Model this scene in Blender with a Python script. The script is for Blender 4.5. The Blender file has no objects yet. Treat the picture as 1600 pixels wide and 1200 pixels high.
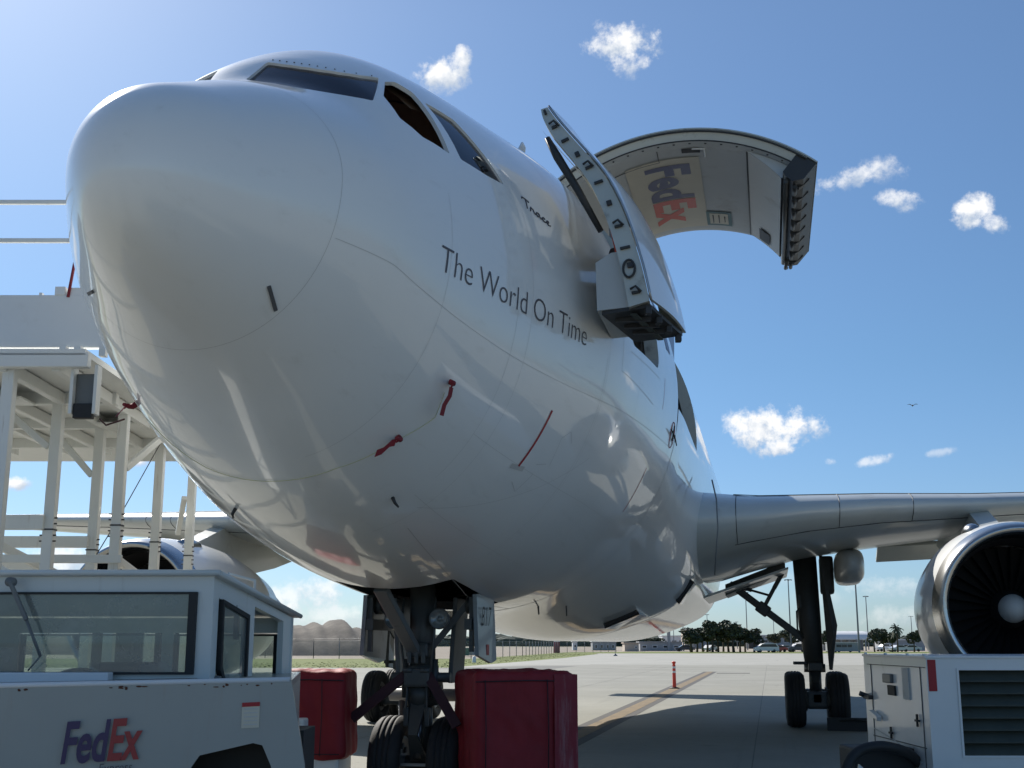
import bpy, bmesh, math, random
import numpy as np
from mathutils import Vector, Matrix, Euler
from mathutils.geometry import delaunay_2d_cdt
random.seed(7)
rng = np.random.default_rng(7)
scene = bpy.context.scene
COL = scene.collection
PI = math.pi

# ------------------------------------------------------------------ camera, sky, sun, exposure
CAM = np.array([3.842, -7.054, 1.793]); YAW = math.radians(11.769); PITCH = math.radians(12.082)
cam_data = bpy.data.cameras.new('camera')
cam_data.sensor_width = 36.0
cam_data.lens = 1892.8 / 1600 * 36.0
cam_data.clip_start = 0.1
cam_data.clip_end = 20000
cam = bpy.data.objects.new('camera', cam_data)
cam.location = CAM
cam.rotation_euler = (PI / 2 + PITCH, 0, YAW)
COL.objects.link(cam)
scene.camera = cam

SUN_EL = math.radians(36.5)
SUN_DIR = Vector((-0.675, 0.738, 0)).normalized() * math.cos(SUN_EL) + Vector((0, 0, math.sin(SUN_EL)))
sun_data = bpy.data.lights.new('sun', 'SUN')
sun_data.energy = 4.4
sun_data.angle = math.radians(0.5)
sun_data.color = (1.0, 0.95, 0.87)
sun = bpy.data.objects.new('sun', sun_data)
sun.rotation_euler = SUN_DIR.to_track_quat('Z', 'Y').to_euler()
sun.location = (-40, 60, 60)
COL.objects.link(sun)

world = bpy.data.worlds.new('World')
scene.world = world
world.use_nodes = True


class NT:
    """small helper round a node tree"""
    def __init__(s, tree):
        s.t = tree; s.n = tree.nodes; s.l = tree.links
    def node(s, typ, **kw):
        n = s.n.new(typ)
        for k, v in kw.items():
            setattr(n, k, v)
        return n
    def set(s, sock, v):
        if isinstance(v, bpy.types.NodeSocket):
            s.l.new(v, sock)
        else:
            sock.default_value = v
    def math(s, op, a, b=0.0, c=None, clamp=False):
        n = s.node('ShaderNodeMath', operation=op, use_clamp=clamp)
        s.set(n.inputs[0], a); s.set(n.inputs[1], b)
        if c is not None:
            s.set(n.inputs[2], c)
        return n.outputs[0]
    def vmath(s, op, a, b=(0, 0, 0)):
        n = s.node('ShaderNodeVectorMath', operation=op)
        s.set(n.inputs[0], a); s.set(n.inputs[1], b)
        return n.outputs['Value'] if op in ('DOT_PRODUCT', 'LENGTH') else n.outputs['Vector']
    def noise(s, vec, scale, detail=4, rough=0.55):
        n = s.node('ShaderNodeTexNoise')
        if vec is not None:
            s.l.new(vec, n.inputs['Vector'])
        n.inputs['Scale'].default_value = scale
        n.inputs['Detail'].default_value = detail
        n.inputs['Roughness'].default_value = rough
        return n.outputs['Fac']
    def mixc(s, fac, a, b, mode='MIX'):
        n = s.node('ShaderNodeMix', data_type='RGBA', blend_type=mode)
        s.set(n.inputs['Factor'], fac); s.set(n.inputs['A'], a); s.set(n.inputs['B'], b)
        return n.outputs['Result']
    def ramp(s, fac, stops):
        n = s.node('ShaderNodeValToRGB')
        s.set(n.inputs['Fac'], fac)
        el = n.color_ramp.elements
        el[0].position, el[0].color = stops[0]
        el[1].position, el[1].color = stops[-1]
        for p, c in stops[1:-1]:
            e = el.new(p); e.color = c
        return n.outputs['Color']
    def smooth(s, v, lo, hi):
        n = s.node('ShaderNodeMapRange', interpolation_type='SMOOTHSTEP')
        s.set(n.inputs['Value'], v)
        n.inputs['From Min'].default_value = lo; n.inputs['From Max'].default_value = hi
        return n.outputs['Result']


def look_dir(px, py):
    """direction in the world of a spot of sky (used only for where the clouds stand at infinity)"""
    fw = np.array([-math.sin(YAW) * math.cos(PITCH), math.cos(YAW) * math.cos(PITCH), math.sin(PITCH)])
    r = np.array([math.cos(YAW), math.sin(YAW), 0]); u = np.cross(r, fw)
    d = fw + r * (px - 800) / 1892.8 + u * (600 - py) / 1892.8
    return d / np.linalg.norm(d)


def build_world():
    w = NT(world.node_tree)
    w.n.clear()
    out = w.node('ShaderNodeOutputWorld')
    bg = w.node('ShaderNodeBackground')
    sky = w.node('ShaderNodeTexSky', sky_type='NISHITA')
    sky.sun_disc = False
    sky.sun_elevation = SUN_EL
    sky.sun_rotation = math.atan2(SUN_DIR.x, SUN_DIR.y)
    sky.altitude = 0; sky.air_density = 1.0; sky.dust_density = 0.38; sky.ozone_density = 3.6
    tc = w.node('ShaderNodeTexCoord')
    vec = tc.outputs['Generated']
    sc1 = w.noise(vec, 34, 8, 0.62)
    sc2 = w.noise(vec, 120, 6, 0.65)
    nz = w.math('ADD', w.math('MULTIPLY', w.math('SUBTRACT', sc1, 0.5), 3.6), w.math('MULTIPLY', w.math('SUBTRACT', sc2, 0.5), 1.7))
    sep = w.node('ShaderNodeSeparateXYZ'); w.l.new(vec, sep.inputs[0])
    tint = w.ramp(w.math('ABSOLUTE', sep.outputs['Z']), [(0.0, (.55, .73, 1.0, 1)), (0.09, (.60, .74, .93, 1)), (0.22, (.63, .79, .90, 1)), (0.48, (.85, .94, 1.0, 1))])
    col0 = w.mixc(1.0, sky.outputs['Color'], tint, 'MULTIPLY')
    # px, py, half width, half height, tilt (deg, + = right end up), density
    clouds = [(690, 112, 48, 30, 10, 1.0), (722, 92, 16, 24, 0, .9), (972, 66, 58, 34, 0, 1.0), (985, 100, 38, 24, 0, .8),
              (1335, 275, 62, 20, 14, .75), (1375, 262, 44, 26, -20, .5), (1405, 313, 42, 20, -15, .85), (1515, 332, 36, 27, 0, 1.0), (1555, 350, 34, 16, -12, .9),
              (1195, 668, 62, 40, 0, 1.1), (1238, 675, 52, 36, 0, 1.0), (1225, 695, 40, 18, 0, .9), (1372, 718, 34, 10, 12, .6), (1296, 721, 12, 7, 0, .5), (1480, 706, 34, 8, 5, .35),
              (216, 722, 20, 9, 0, 1.0), (22, 755, 30, 13, 0, 1.0), (190, 713, 16, 8, 0, .7),
              (1385, 918, 80, 20, 0, .30), (1290, 935, 60, 18, 0, .16), (1120, 925, 70, 22, 0, .18), (1210, 905, 60, 14, 0, .14),
              (470, 935, 70, 42, 10, .7), (100, 880, 60, 34, 0, .8), (500, 965, 90, 30, 0, .5), (1420, 965, 90, 22, 0, .3), (880, 985, 200, 12, 0, .35),
              (-300, 500, 160, 60, 0, .8), (2000, 400, 130, 50, 0, .9), (2300, 700, 160, 50, 0, .8), (-700, 800, 180, 60, 0, .8)]
    shadec = w.noise(vec, 60, 4, 0.6)
    col = None
    for px, py, hw, hh, tilt, den in clouds:
        c = look_dir(px, py)
        r0 = np.cross(c, (0, 0, 1)); r0 /= np.linalg.norm(r0); u0 = np.cross(r0, c)
        a = math.radians(tilt); r1 = r0 * math.cos(a) + u0 * math.sin(a); u1 = u0 * math.cos(a) - r0 * math.sin(a)
        k = 1892.8 * math.sqrt(1 + ((px - 800) / 1892.8) ** 2)
        x = w.math('MULTIPLY', w.vmath('DOT_PRODUCT', vec, tuple(r1)), k / hw)
        y = w.math('MULTIPLY', w.vmath('DOT_PRODUCT', vec, tuple(u1)), k / hh)
        r2 = w.math('ADD', w.math('MULTIPLY', x, x), w.math('MULTIPLY', y, y))
        m = w.math('SUBTRACT', 1.0, r2)
        front = w.math('GREATER_THAN', w.vmath('DOT_PRODUCT', vec, tuple(c)), 0.3)
        m = w.math('MAXIMUM', m, -6.0)
        m = w.math('ADD', m, nz)
        m = w.smooth(m, -0.05, 1.15)
        m = w.math('MULTIPLY', w.math('MULTIPLY', m, front), den)
        lit = w.smooth(w.math('ADD', w.math('SUBTRACT', y, w.math('MULTIPLY', x, .35)), w.math('MULTIPLY', w.math('SUBTRACT', shadec, .5), 2.8)), -0.75, 0.35)
        cc = w.mixc(lit, (5.2, 5.9, 6.9, 1), (9.4, 9.4, 9.4, 1))
        col = w.mixc(m, col0 if col is None else col, cc)
    w.l.new(col, bg.inputs['Color'])
    bg.inputs['Strength'].default_value = 0.077
    w.l.new(bg.outputs[0], out.inputs['Surface'])


build_world()
scene.view_settings.view_transform = 'Standard'
scene.view_settings.look = 'None'
scene.view_settings.exposure = 0.56
scene.view_settings.gamma = 1.0
scene.view_settings.use_curve_mapping = False

# ------------------------------------------------------------------ materials


def principled(name, col, rough=0.5, metal=0.0, coat=0.0, vary=0.0, vscale=3.0, bump=0.0, bscale=40.0, dirt=None, dscale=1.2, dlo=0.55, dhi=0.8, spec=None, streak=False, damt=0.6):
    m = bpy.data.materials.new(name); m.use_nodes = True
    t = NT(m.node_tree); t.n.clear()
    out = t.node('ShaderNodeOutputMaterial'); b = t.node('ShaderNodeBsdfPrincipled')
    t.l.new(b.outputs[0], out.inputs['Surface'])
    c4 = (*col, 1.0)
    b.inputs['Roughness'].default_value = rough
    b.inputs['Metallic'].default_value = metal
    b.inputs['Coat Weight'].default_value = coat
    b.inputs['Coat Roughness'].default_value = 0.06
    if spec is not None:
        b.inputs['Specular IOR Level'].default_value = spec
    tc = t.node('ShaderNodeTexCoord').outputs['Object']
    cur = c4
    if vary:
        n = t.noise(tc, vscale, 6)
        lo = tuple(max(0, x * (1 - vary)) for x in col) + (1,); hi = tuple(min(1, x * (1 + vary)) for x in col) + (1,)
        cur = t.mixc(n, lo, hi)
    if dirt is not None:
        vec = tc
        if streak:
            mp = t.node('ShaderNodeMapping'); t.l.new(tc, mp.inputs['Vector']); mp.inputs['Scale'].default_value = (6, 6, 0.6); vec = mp.outputs[0]
        dn = t.smooth(t.noise(vec, dscale, 8, 0.65), dlo, dhi)
        cur = t.mixc(t.math('MULTIPLY', dn, damt), cur, (*dirt, 1))
        rr = t.math('ADD', rough, t.math('MULTIPLY', dn, 0.15))
        t.l.new(rr, b.inputs['Roughness'])
    t.set(b.inputs['Base Color'], cur)
    if bump:
        bp = t.node('ShaderNodeBump'); bp.inputs['Strength'].default_value = bump; bp.inputs['Distance'].default_value = 0.02
        t.l.new(t.noise(tc, bscale, 5), bp.inputs['Height']); t.l.new(bp.outputs[0], b.inputs['Normal'])
    return m


def glass_mat(name, tint, reflect=1.0, dirt=0.1):
    m = bpy.data.materials.new(name); m.use_nodes = True
    t = NT(m.node_tree); t.n.clear()
    out = t.node('ShaderNodeOutputMaterial')
    tr = t.node('ShaderNodeBsdfTransparent'); tr.inputs[0].default_value = (*tint, 1)
    gl = t.node('ShaderNodeBsdfGlossy'); gl.inputs['Roughness'].default_value = 0.02; gl.inputs[0].default_value = (.9, .95, 1, 1)
    df = t.node('ShaderNodeBsdfDiffuse'); df.inputs[0].default_value = (.55, .58, .52, 1)
    fr = t.node('ShaderNodeFresnel'); fr.inputs['IOR'].default_value = 1.5
    mx = t.node('ShaderNodeMixShader'); t.l.new(t.math('MULTIPLY', fr.outputs[0], reflect, clamp=True), mx.inputs[0])
    t.l.new(tr.outputs[0], mx.inputs[1]); t.l.new(gl.outputs[0], mx.inputs[2])
    m2 = t.node('ShaderNodeMixShader')
    tc = t.node('ShaderNodeTexCoord').outputs['Object']
    t.l.new(t.math('MULTIPLY', t.noise(tc, 2.2, 6, .6), dirt), m2.inputs[0])
    t.l.new(mx.outputs[0], m2.inputs[1]); t.l.new(df.outputs[0], m2.inputs[2])
    t.l.new(m2.outputs[0], out.inputs['Surface'])
    return m


def fuselage_mat():
    m = bpy.data.materials.new('fuselage_paint'); m.use_nodes = True
    t = NT(m.node_tree); t.n.clear()
    out = t.node('ShaderNodeOutputMaterial'); b = t.node('ShaderNodeBsdfPrincipled')
    t.l.new(b.outputs[0], out.inputs['Surface'])
    tc = t.node('ShaderNodeTexCoord').outputs['Object']
    n1 = t.noise(tc, 0.9, 6, .6)
    mp = t.node('ShaderNodeMapping'); t.l.new(tc, mp.inputs['Vector']); mp.inputs['Scale'].default_value = (2.5, .35, 2.5)
    n2 = t.noise(mp.outputs[0], 3.0, 8, .65)
    c = t.mixc(n1, (.85, .84, .79, 1), (.88, .87, .83, 1))
    c = t.mixc(t.math('MULTIPLY', t.smooth(n2, .55, .85), .30), c, (.56, .53, .46, 1))
    t.l.new(c, b.inputs['Base Color'])
    b.inputs['Roughness'].default_value = .32
    b.inputs['Coat Weight'].default_value = .85
    b.inputs['Coat IOR'].default_value = 1.52
    t.l.new(t.math('ADD', .025, t.math('ADD', t.math('MULTIPLY', t.smooth(n2, .5, .9), .12), t.math('MULTIPLY', t.smooth(t.noise(tc, 2.6, 7, .65), .50, .75), .07))), b.inputs['Coat Roughness'])
    bp = t.node('ShaderNodeBump'); bp.inputs['Strength'].default_value = .05; bp.inputs['Distance'].default_value = .02
    mp2 = t.node('ShaderNodeMapping'); t.l.new(tc, mp2.inputs['Vector']); mp2.inputs['Scale'].default_value = (1, .8, 1)
    t.l.new(t.noise(mp2.outputs[0], 3.0, 2, .5), bp.inputs['Height'])
    t.l.new(bp.outputs[0], b.inputs['Coat Normal'])
    return m


M = {}
M['fus'] = fuselage_mat()
M['white'] = principled('white_paint', (.74, .75, .73), .35, coat=.4, vary=.05, dirt=(.42, .38, .31), dscale=2.0, dlo=.55, dhi=.85, damt=.45)
M['white_old'] = principled('weathered_white_paint', (.76, .77, .74), .5, coat=.15, vary=.06, dirt=(.33, .24, .16), dscale=3.0, dlo=.58, dhi=.8, streak=True, damt=.5)
M['tug'] = principled('tug_shaded_white', (.33, .345, .32), .38, coat=.35, vary=.05, dirt=(.34, .27, .2), dscale=2.6, dlo=.56, dhi=.85, streak=True, damt=.45)  # white like the cab, darkened: the shade beneath the nose is in this colour
M['wing'] = principled('wing_grey_paint', (.52, .54, .51), .30, metal=.0, coat=.3, vary=.08, vscale=2, dirt=(.24, .23, .2), dscale=1.5)
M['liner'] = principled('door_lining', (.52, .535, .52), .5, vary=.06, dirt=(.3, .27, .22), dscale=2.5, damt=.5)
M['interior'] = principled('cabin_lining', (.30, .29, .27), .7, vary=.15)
M['cockpit'] = principled('cockpit_brown', (.62, .46, .34), .7, vary=.2)
M['chrome'] = principled('polished_metal', (.50, .50, .49), .24, metal=1.0, vary=.08, vscale=5)
M['steel'] = principled('bare_steel', (.45, .45, .45), .35, metal=.9, vary=.15)
M['gear'] = principled('gear_grey_paint', (.068, .07, .066), .45, vary=.25, dirt=(.02, .018, .015), dscale=5, bump=.1)
M['gear_light'] = principled('gear_light_grey', (.15, .155, .15), .4, vary=.2, dirt=(.04, .035, .03), dscale=6)
M['dark'] = principled('dark_metal', (.035, .035, .035), .5, vary=.3, bump=.1)
M['black'] = principled('black_rubber', (.018, .018, .018), .6, vary=.2)
M['tyre'] = principled('tyre_rubber', (.02, .02, .021), .75, vary=.25, bump=.2, bscale=60, dirt=(.07, .065, .055), dscale=4, damt=.5)
M['rim'] = principled('wheel_rim', (.22, .22, .21), .45, metal=.6, vary=.2)
M['frame'] = principled('door_frame_alloy', (.52, .53, .48), .45, metal=.3, vary=.15, dirt=(.08, .07, .05), dscale=6, damt=.7)
M['seal'] = principled('seal_grey', (.10, .10, .10), .6)
M['line'] = principled('panel_seam', (.56, .545, .51), .6)
M['seam_soft'] = principled('radome_sealant', (.52, .50, .46), .5)
M['door_grey'] = principled('gear_door_grey', (.20, .225, .235), .4, coat=.3, vary=.1, dirt=(.12, .11, .1), dscale=4)
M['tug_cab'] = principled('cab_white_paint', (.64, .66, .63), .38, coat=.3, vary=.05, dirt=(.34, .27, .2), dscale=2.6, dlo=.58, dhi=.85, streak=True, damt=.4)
M['letter'] = principled('grey_lettering', (.085, .075, .085), .45)
M['purple'] = principled('logo_purple', (.028, .013, .085), .42, coat=.2, vary=.1)
M['orange'] = principled('logo_orange', (.62, .075, .02), .42, coat=.2, vary=.08)
M['logored'] = principled('logo_red', (.32, .018, .022), .42, coat=.2, vary=.08)
M['red'] = principled('red_paint', (.38, .015, .02), .5, vary=.1)
M['vinyl'] = principled('red_vinyl', (.25, .007, .014), .65, vary=.25, vscale=2.5, bump=.5, bscale=6, dirt=(.42, .26, .25), dscale=3.5, dlo=.62, dhi=.85, damt=.35)
M['vinyl_worn'] = principled('worn_red_vinyl', (.26, .018, .03), .65, vary=.25, vscale=4, bump=.6, bscale=9, dirt=(.60, .45, .43), dscale=2.2, dlo=.46, dhi=.76, damt=.42, streak=True)
M['strap'] = principled('strap_webbing', (.05, .015, .022), .75, vary=.2)
M['flag'] = principled('red_streamer', (.22, .014, .022), .7, vary=.15)
M['cord'] = principled('yellow_cord', (.62, .60, .36), .7)
M['yellow'] = principled('yellow_marking', (.22, .155, .078), .85, vary=.3, vscale=8, dirt=(.14, .12, .09), dscale=2.2, dlo=.40, dhi=.66, damt=.75)
M['blackmark'] = principled('black_marking', (.07, .065, .06), .85, vary=.25, dirt=(.25, .24, .22), dscale=3, damt=.4)
M['delin'] = principled('orange_plastic', (.75, .06, .03), .45)
M['white_plain'] = principled('plain_white', (.75, .75, .74), .5)
M['sheet'] = principled('yellowed_sheet', (.62, .57, .45), .5, vary=.1)
M['teal'] = principled('teal_print', (.09, .17, .17), .5)
M['louvre'] = principled('louvre_grey_green', (.055, .065, .052), .7, vary=.25, vscale=4, dirt=(.03, .03, .025), dscale=3)
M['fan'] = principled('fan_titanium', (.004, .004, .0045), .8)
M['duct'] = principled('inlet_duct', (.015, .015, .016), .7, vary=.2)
M['glass'] = glass_mat('cab_glass', (.66, .76, .70), 2.4, .55)
M['cglass'] = glass_mat('cockpit_glass', (.36, .31, .40), .8, .02)
M['seat'] = principled('seat_vinyl', (.03, .03, .03), .6)
M['trunk'] = principled('bark', (.10, .08, .06), .9, vary=.3)
M['leafdark'] = principled('hazy_leaf_dark', (.052, .066, .038), .75, vary=.5, vscale=1.5)  # both leaf tones lightened: distance haze is put into their colour
M['leafmid'] = principled('hazy_leaf_mid', (.068, .084, .045), .75, vary=.5, vscale=1.5)
M['far_wood'] = principled('far_wood_green', (.045, .065, .05), .9, vary=.4, vscale=.05)
M['pole'] = principled('galvanised_pole', (.20, .21, .22), .5, metal=.3, vary=.1)
M['beige'] = principled('beige_render', (.50, .43, .36), .85, vary=.12, vscale=.5)
M['roofw'] = principled('white_roof', (.72, .73, .74), .5, vary=.05)
M['wall_grey'] = principled('grey_wall', (.33, .34, .35), .8, vary=.15, vscale=.4)
M['darkwin'] = principled('dark_window', (.03, .035, .04), .15)
M['maroon'] = principled('maroon_plastic', (.22, .015, .03), .5, vary=.1)
M['green_paint'] = principled('green_container_paint', (.06, .16, .09), .6, vary=.2)
M['lampglass'] = principled('lamp_lens', (.20, .21, .20), .08, coat=1.0, vary=.5, vscale=20)
M['bird'] = principled('bird_feather', (.03, .028, .027), .8)


def concrete(name, a, b, joint=False):
    m = bpy.data.materials.new(name); m.use_nodes = True
    t = NT(m.node_tree); t.n.clear()
    out = t.node('ShaderNodeOutputMaterial'); p = t.node('ShaderNodeBsdfPrincipled')
    t.l.new(p.outputs[0], out.inputs['Surface'])
    geo = t.node('ShaderNodeNewGeometry').outputs['Position']
    n1 = t.noise(geo, .22, 8, .6); n2 = t.noise(geo, 2.4, 8, .7); n3 = t.noise(geo, 40, 3, .6)
    c = t.mixc(t.smooth(n1, .3, .7), (*a, 1), (*b, 1))
    c = t.mixc(t.math('MULTIPLY', t.smooth(n2, .5, .8), .35), c, tuple(x * .62 for x in a) + (1,))
    c = t.mixc(t.math('MULTIPLY', t.smooth(n3, .45, .75), .18), c, tuple(x * .7 for x in a) + (1,))
    oi = t.node('ShaderNodeObjectInfo').outputs['Random']
    c = t.mixc(t.math('MULTIPLY', oi, .16), c, tuple(x * .6 for x in a) + (1,))
    mp = t.node('ShaderNodeMapping'); t.l.new(geo, mp.inputs['Vector']); mp.inputs['Scale'].default_value = (1.6, .05, 1)
    st = t.smooth(t.noise(mp.outputs[0], 1.0, 5, .6), .58, .75)
    c = t.mixc(t.math('MULTIPLY', st, .34), c, tuple(x * .5 for x in a) + (1,))
    sp = t.smooth(t.noise(geo, .9, 3, .5), .66, .74)
    c = t.mixc(t.math('MULTIPLY', sp, .35), c, tuple(x * .42 for x in a) + (1,))
    dr = t.smooth(t.noise(geo, 5.5, 2, .5), .72, .78)
    c = t.mixc(t.math('MULTIPLY', dr, .45), c, tuple(x * .3 for x in a) + (1,))
    t.l.new(c, p.inputs['Base Color'])
    p.inputs['Roughness'].default_value = .8
    bp = t.node('ShaderNodeBump'); bp.inputs['Strength'].default_value = .25; bp.inputs['Distance'].default_value = .01
    t.l.new(n3, bp.inputs['Height']); t.l.new(bp.outputs[0], p.inputs['Normal'])
    return m


M['concrete'] = concrete('apron_concrete', (.235, .23, .19), (.29, .282, .238))
M['concrete_new'] = concrete('light_concrete', (.31, .305, .265), (.37, .36, .32))
M['tar'] = principled('joint_tar', (.14, .135, .12), .8, vary=.3)


def ground_mat(name, cols, scale):
    m = bpy.data.materials.new(name); m.use_nodes = True
    t = NT(m.node_tree); t.n.clear()
    out = t.node('ShaderNodeOutputMaterial'); p = t.node('ShaderNodeBsdfPrincipled')
    t.l.new(p.outputs[0], out.inputs['Surface'])
    geo = t.node('ShaderNodeNewGeometry').outputs['Position']
    n = t.noise(geo, scale, 8, .65)
    c = t.ramp(n, [(.3, (*cols[0], 1)), (.5, (*cols[1], 1)), (.7, (*cols[2], 1))])
    t.l.new(c, p.inputs['Base Color']); p.inputs['Roughness'].default_value = .95
    bp = t.node('ShaderNodeBump'); bp.inputs['Strength'].default_value = .6; bp.inputs['Distance'].default_value = .1
    t.l.new(t.noise(geo, 3, 6, .7), bp.inputs['Height']); t.l.new(bp.outputs[0], p.inputs['Normal'])
    return m


M['grass'] = ground_mat('grass_turf', [(.10, .135, .022), (.135, .165, .03), (.18, .19, .05)], .35)
M['sand'] = ground_mat('sandy_soil', [(.26, .22, .17), (.33, .28, .22), (.40, .35, .29)], .12)
M['mound'] = ground_mat('mound_soil', [(.075, .066, .055), (.13, .115, .095), (.21, .185, .15)], .30)
M['scrub'] = ground_mat('scrub_land', [(.12, .13, .06), (.2, .19, .12), (.3, .27, .2)], .05)


def mesh_wire_mat():
    m = bpy.data.materials.new('chain_link_wire'); m.use_nodes = True
    t = NT(m.node_tree); t.n.clear()
    out = t.node('ShaderNodeOutputMaterial'); p = t.node('ShaderNodeBsdfPrincipled'); tr = t.node('ShaderNodeBsdfTransparent'); mx = t.node('ShaderNodeMixShader')
    p.inputs['Base Color'].default_value = (.25, .26, .26, 1)
    mx.inputs[0].default_value = .22
    t.l.new(tr.outputs[0], mx.inputs[1]); t.l.new(p.outputs[0], mx.inputs[2]); t.l.new(mx.outputs[0], out.inputs['Surface'])
    return m


M['wire'] = mesh_wire_mat()


def emit_mat(name, col, s):
    m = bpy.data.materials.new(name); m.use_nodes = True
    t = NT(m.node_tree); t.n.clear()
    out = t.node('ShaderNodeOutputMaterial'); e = t.node('ShaderNodeEmission')
    e.inputs[0].default_value = (*col, 1); e.inputs[1].default_value = s
    t.l.new(e.outputs[0], out.inputs['Surface'])
    return m


M['bulb'] = emit_mat('lit_bulb', (1.0, .55, .22), 3.0)

# ------------------------------------------------------------------ object helpers


def tag(o, label=None, cat=None, group=None, kind=None):
    if label: o['label'] = label
    if cat: o['category'] = cat
    if group: o['group'] = group
    if kind: o['kind'] = kind
    return o


def thing(name, label, cat, loc=(0, 0, 0), rz=0.0, group=None):
    o = bpy.data.objects.new(name, None)
    o.empty_display_size = .3
    o.location = loc; o.rotation_euler = (0, 0, rz)
    COL.objects.link(o)
    return tag(o, label, cat, group)


FH = np.array([-math.sin(YAW), math.cos(YAW)]); RH = np.array([math.cos(YAW), math.sin(YAW)])


def place(lat, dep, z=0.0):
    """a spot given as metres to the right of and ahead of where the photographer stands"""
    p = CAM[:2] + RH * lat + FH * dep
    return (float(p[0]), float(p[1]), z)


def copy_tree(o, parent=None):
    c = o.copy(); COL.objects.link(c)
    if parent is not None:
        c.parent = parent
    for ch in list(o.children):
        copy_tree(ch, c)
    return c


class MB:
    """collects shapes and links them as one mesh object"""
    def __init__(s, off=(0, 0, 0)):
        s.v = []; s.f = []; s.m = []; s.sm = []; s.off = np.array(off, float)
    def add(s, vs, fs, mi=0, smooth=False):
        b = len(s.v)
        s.v += [tuple(np.asarray(p, float) + s.off) for p in vs]
        s.f += [tuple(b + i for i in f) for f in fs]
        s.m += [mi] * len(fs); s.sm += [smooth] * len(fs)
        return s
    def box(s, c, size, rot=None, mi=0, bev=0.0):
        hx, hy, hz = [x / 2 for x in size]
        b = min(bev, hx * .45, hy * .45, hz * .45)
        vs = []; fs = []
        if b <= 0:
            vs = [(x * hx, y * hy, z * hz) for x in (-1, 1) for y in (-1, 1) for z in (-1, 1)]
            fs = [(0, 1, 3, 2), (4, 6, 7, 5), (0, 4, 5, 1), (2, 3, 7, 6), (0, 2, 6, 4), (1, 5, 7, 3)]
        else:
            bm = bmesh.new()
            bmesh.ops.create_cube(bm, size=1)
            for v in bm.verts:
                v.co = Vector((v.co.x * hx * 2, v.co.y * hy * 2, v.co.z * hz * 2))
            bmesh.ops.bevel(bm, geom=bm.edges[:], offset=b, segments=2, profile=.6, affect='EDGES')
            bm.verts.index_update()
            vs = [tuple(v.co) for v in bm.verts]; fs = [tuple(v.index for v in f.verts) for f in bm.faces]
            bm.free()
        R = Matrix.Identity(3) if rot is None else (rot if isinstance(rot, Matrix) else Euler(rot).to_matrix())
        vs = [tuple(R @ Vector(v) + Vector(c)) for v in vs]
        return s.add(vs, fs, mi)
    def beam(s, p0, p1, w, h=None, up=(0, 0, 1), mi=0, bev=0.0):
        h = w if h is None else h
        p0 = Vector(p0); p1 = Vector(p1); d = (p1 - p0); L = d.length; d.normalize()
        u = Vector(up)
        if abs(d.dot(u)) > .95:
            u = Vector((0, 1, 0)) if abs(d.y) < .9 else Vector((1, 0, 0))
        x = d.cross(u).normalized(); z = x.cross(d)
        R = Matrix((x, d, z)).transposed()
        return s.box((p0 + p1) / 2, (w, L, h), R, mi, bev)
    def tube(s, pts, r, n=10, mi=0, caps=True, closed=False):
        pts = [Vector(p) for p in pts]
        rs = r if isinstance(r, (list, tuple)) else [r] * len(pts)
        vs = []; fs = []
        prev = None
        for i, p in enumerate(pts):
            a = pts[max(0, i - 1)]; b = pts[min(len(pts) - 1, i + 1)]
            d = (b - a).normalized()
            u = prev if prev is not None else (Vector((0, 0, 1)) if abs(d.z) < .9 else Vector((1, 0, 0)))
            x = d.cross(u)
            if x.length < 1e-4:
                x = d.cross(Vector((0, 1, .1)))
            x.normalize(); y = x.cross(d).normalized(); prev = y
            for k in range(n):
                an = 2 * PI * k / n
                vs.append(tuple(p + (x * math.cos(an) + y * math.sin(an)) * rs[i]))
        for i in range(len(pts) - 1):
            for k in range(n):
                fs.append((i * n + k, i * n + (k + 1) % n, (i + 1) * n + (k + 1) % n, (i + 1) * n + k))
        s.add(vs, fs, mi, True)
        if caps:
            s.add([vs[k] for k in range(n)], [tuple(range(n))[::-1]], mi)
            s.add(vs[-n:], [tuple(range(n))], mi)
        return s
    def lathe(s, prof, c, axis='y', n=32, mi=0, smooth=True):
        """prof: list of (along axis, radius)"""
        vs = []; fs = []
        for a, r in prof:
            for k in range(n):
                t = 2 * PI * k / n; p, q = r * math.cos(t), r * math.sin(t)
                vs.append({'x': (a, p, q), 'y': (q, a, p), 'z': (p, q, a)}[axis])
        for i in range(len(prof) - 1):
            for k in range(n):
                fs.append((i * n + k, i * n + (k + 1) % n, (i + 1) * n + (k + 1) % n, (i + 1) * n + k))
        vs = [tuple(np.add(v, c)) for v in vs]
        return s.add(vs, fs, mi, smooth)
    def prism(s, poly, off, mi=0):
        n = len(poly); off = np.array(off, float)
        a = [np.array(p, float) for p in poly]; b = [p + off for p in a]
        fs = [tuple(range(n))[::-1], tuple(range(n, 2 * n))] + [(i, (i + 1) % n, n + (i + 1) % n, n + i) for i in range(n)]
        return s.add(a + b, fs, mi)
    def quad(s, pts, mi=0):
        return s.add(pts, [tuple(range(len(pts)))], mi)
    def build(s, name, mats, parent=None, recalc=True):
        me = bpy.data.meshes.new(name)
        me.from_pydata(s.v, [], s.f)
        mats = mats if isinstance(mats, (list, tuple)) else [mats]
        for m in mats:
            me.materials.append(m)
        me.polygons.foreach_set('material_index', s.m)
        me.polygons.foreach_set('use_smooth', s.sm)
        if recalc:
            bm = bmesh.new(); bm.from_mesh(me)
            bmesh.ops.remove_doubles(bm, verts=bm.verts, dist=1e-5)
            bmesh.ops.recalc_face_normals(bm, faces=bm.faces)
            bm.to_mesh(me); bm.free()
        me.update()
        o = bpy.data.objects.new(name, me); COL.objects.link(o)
        if parent is not None:
            o.parent = parent
        return o


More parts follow.
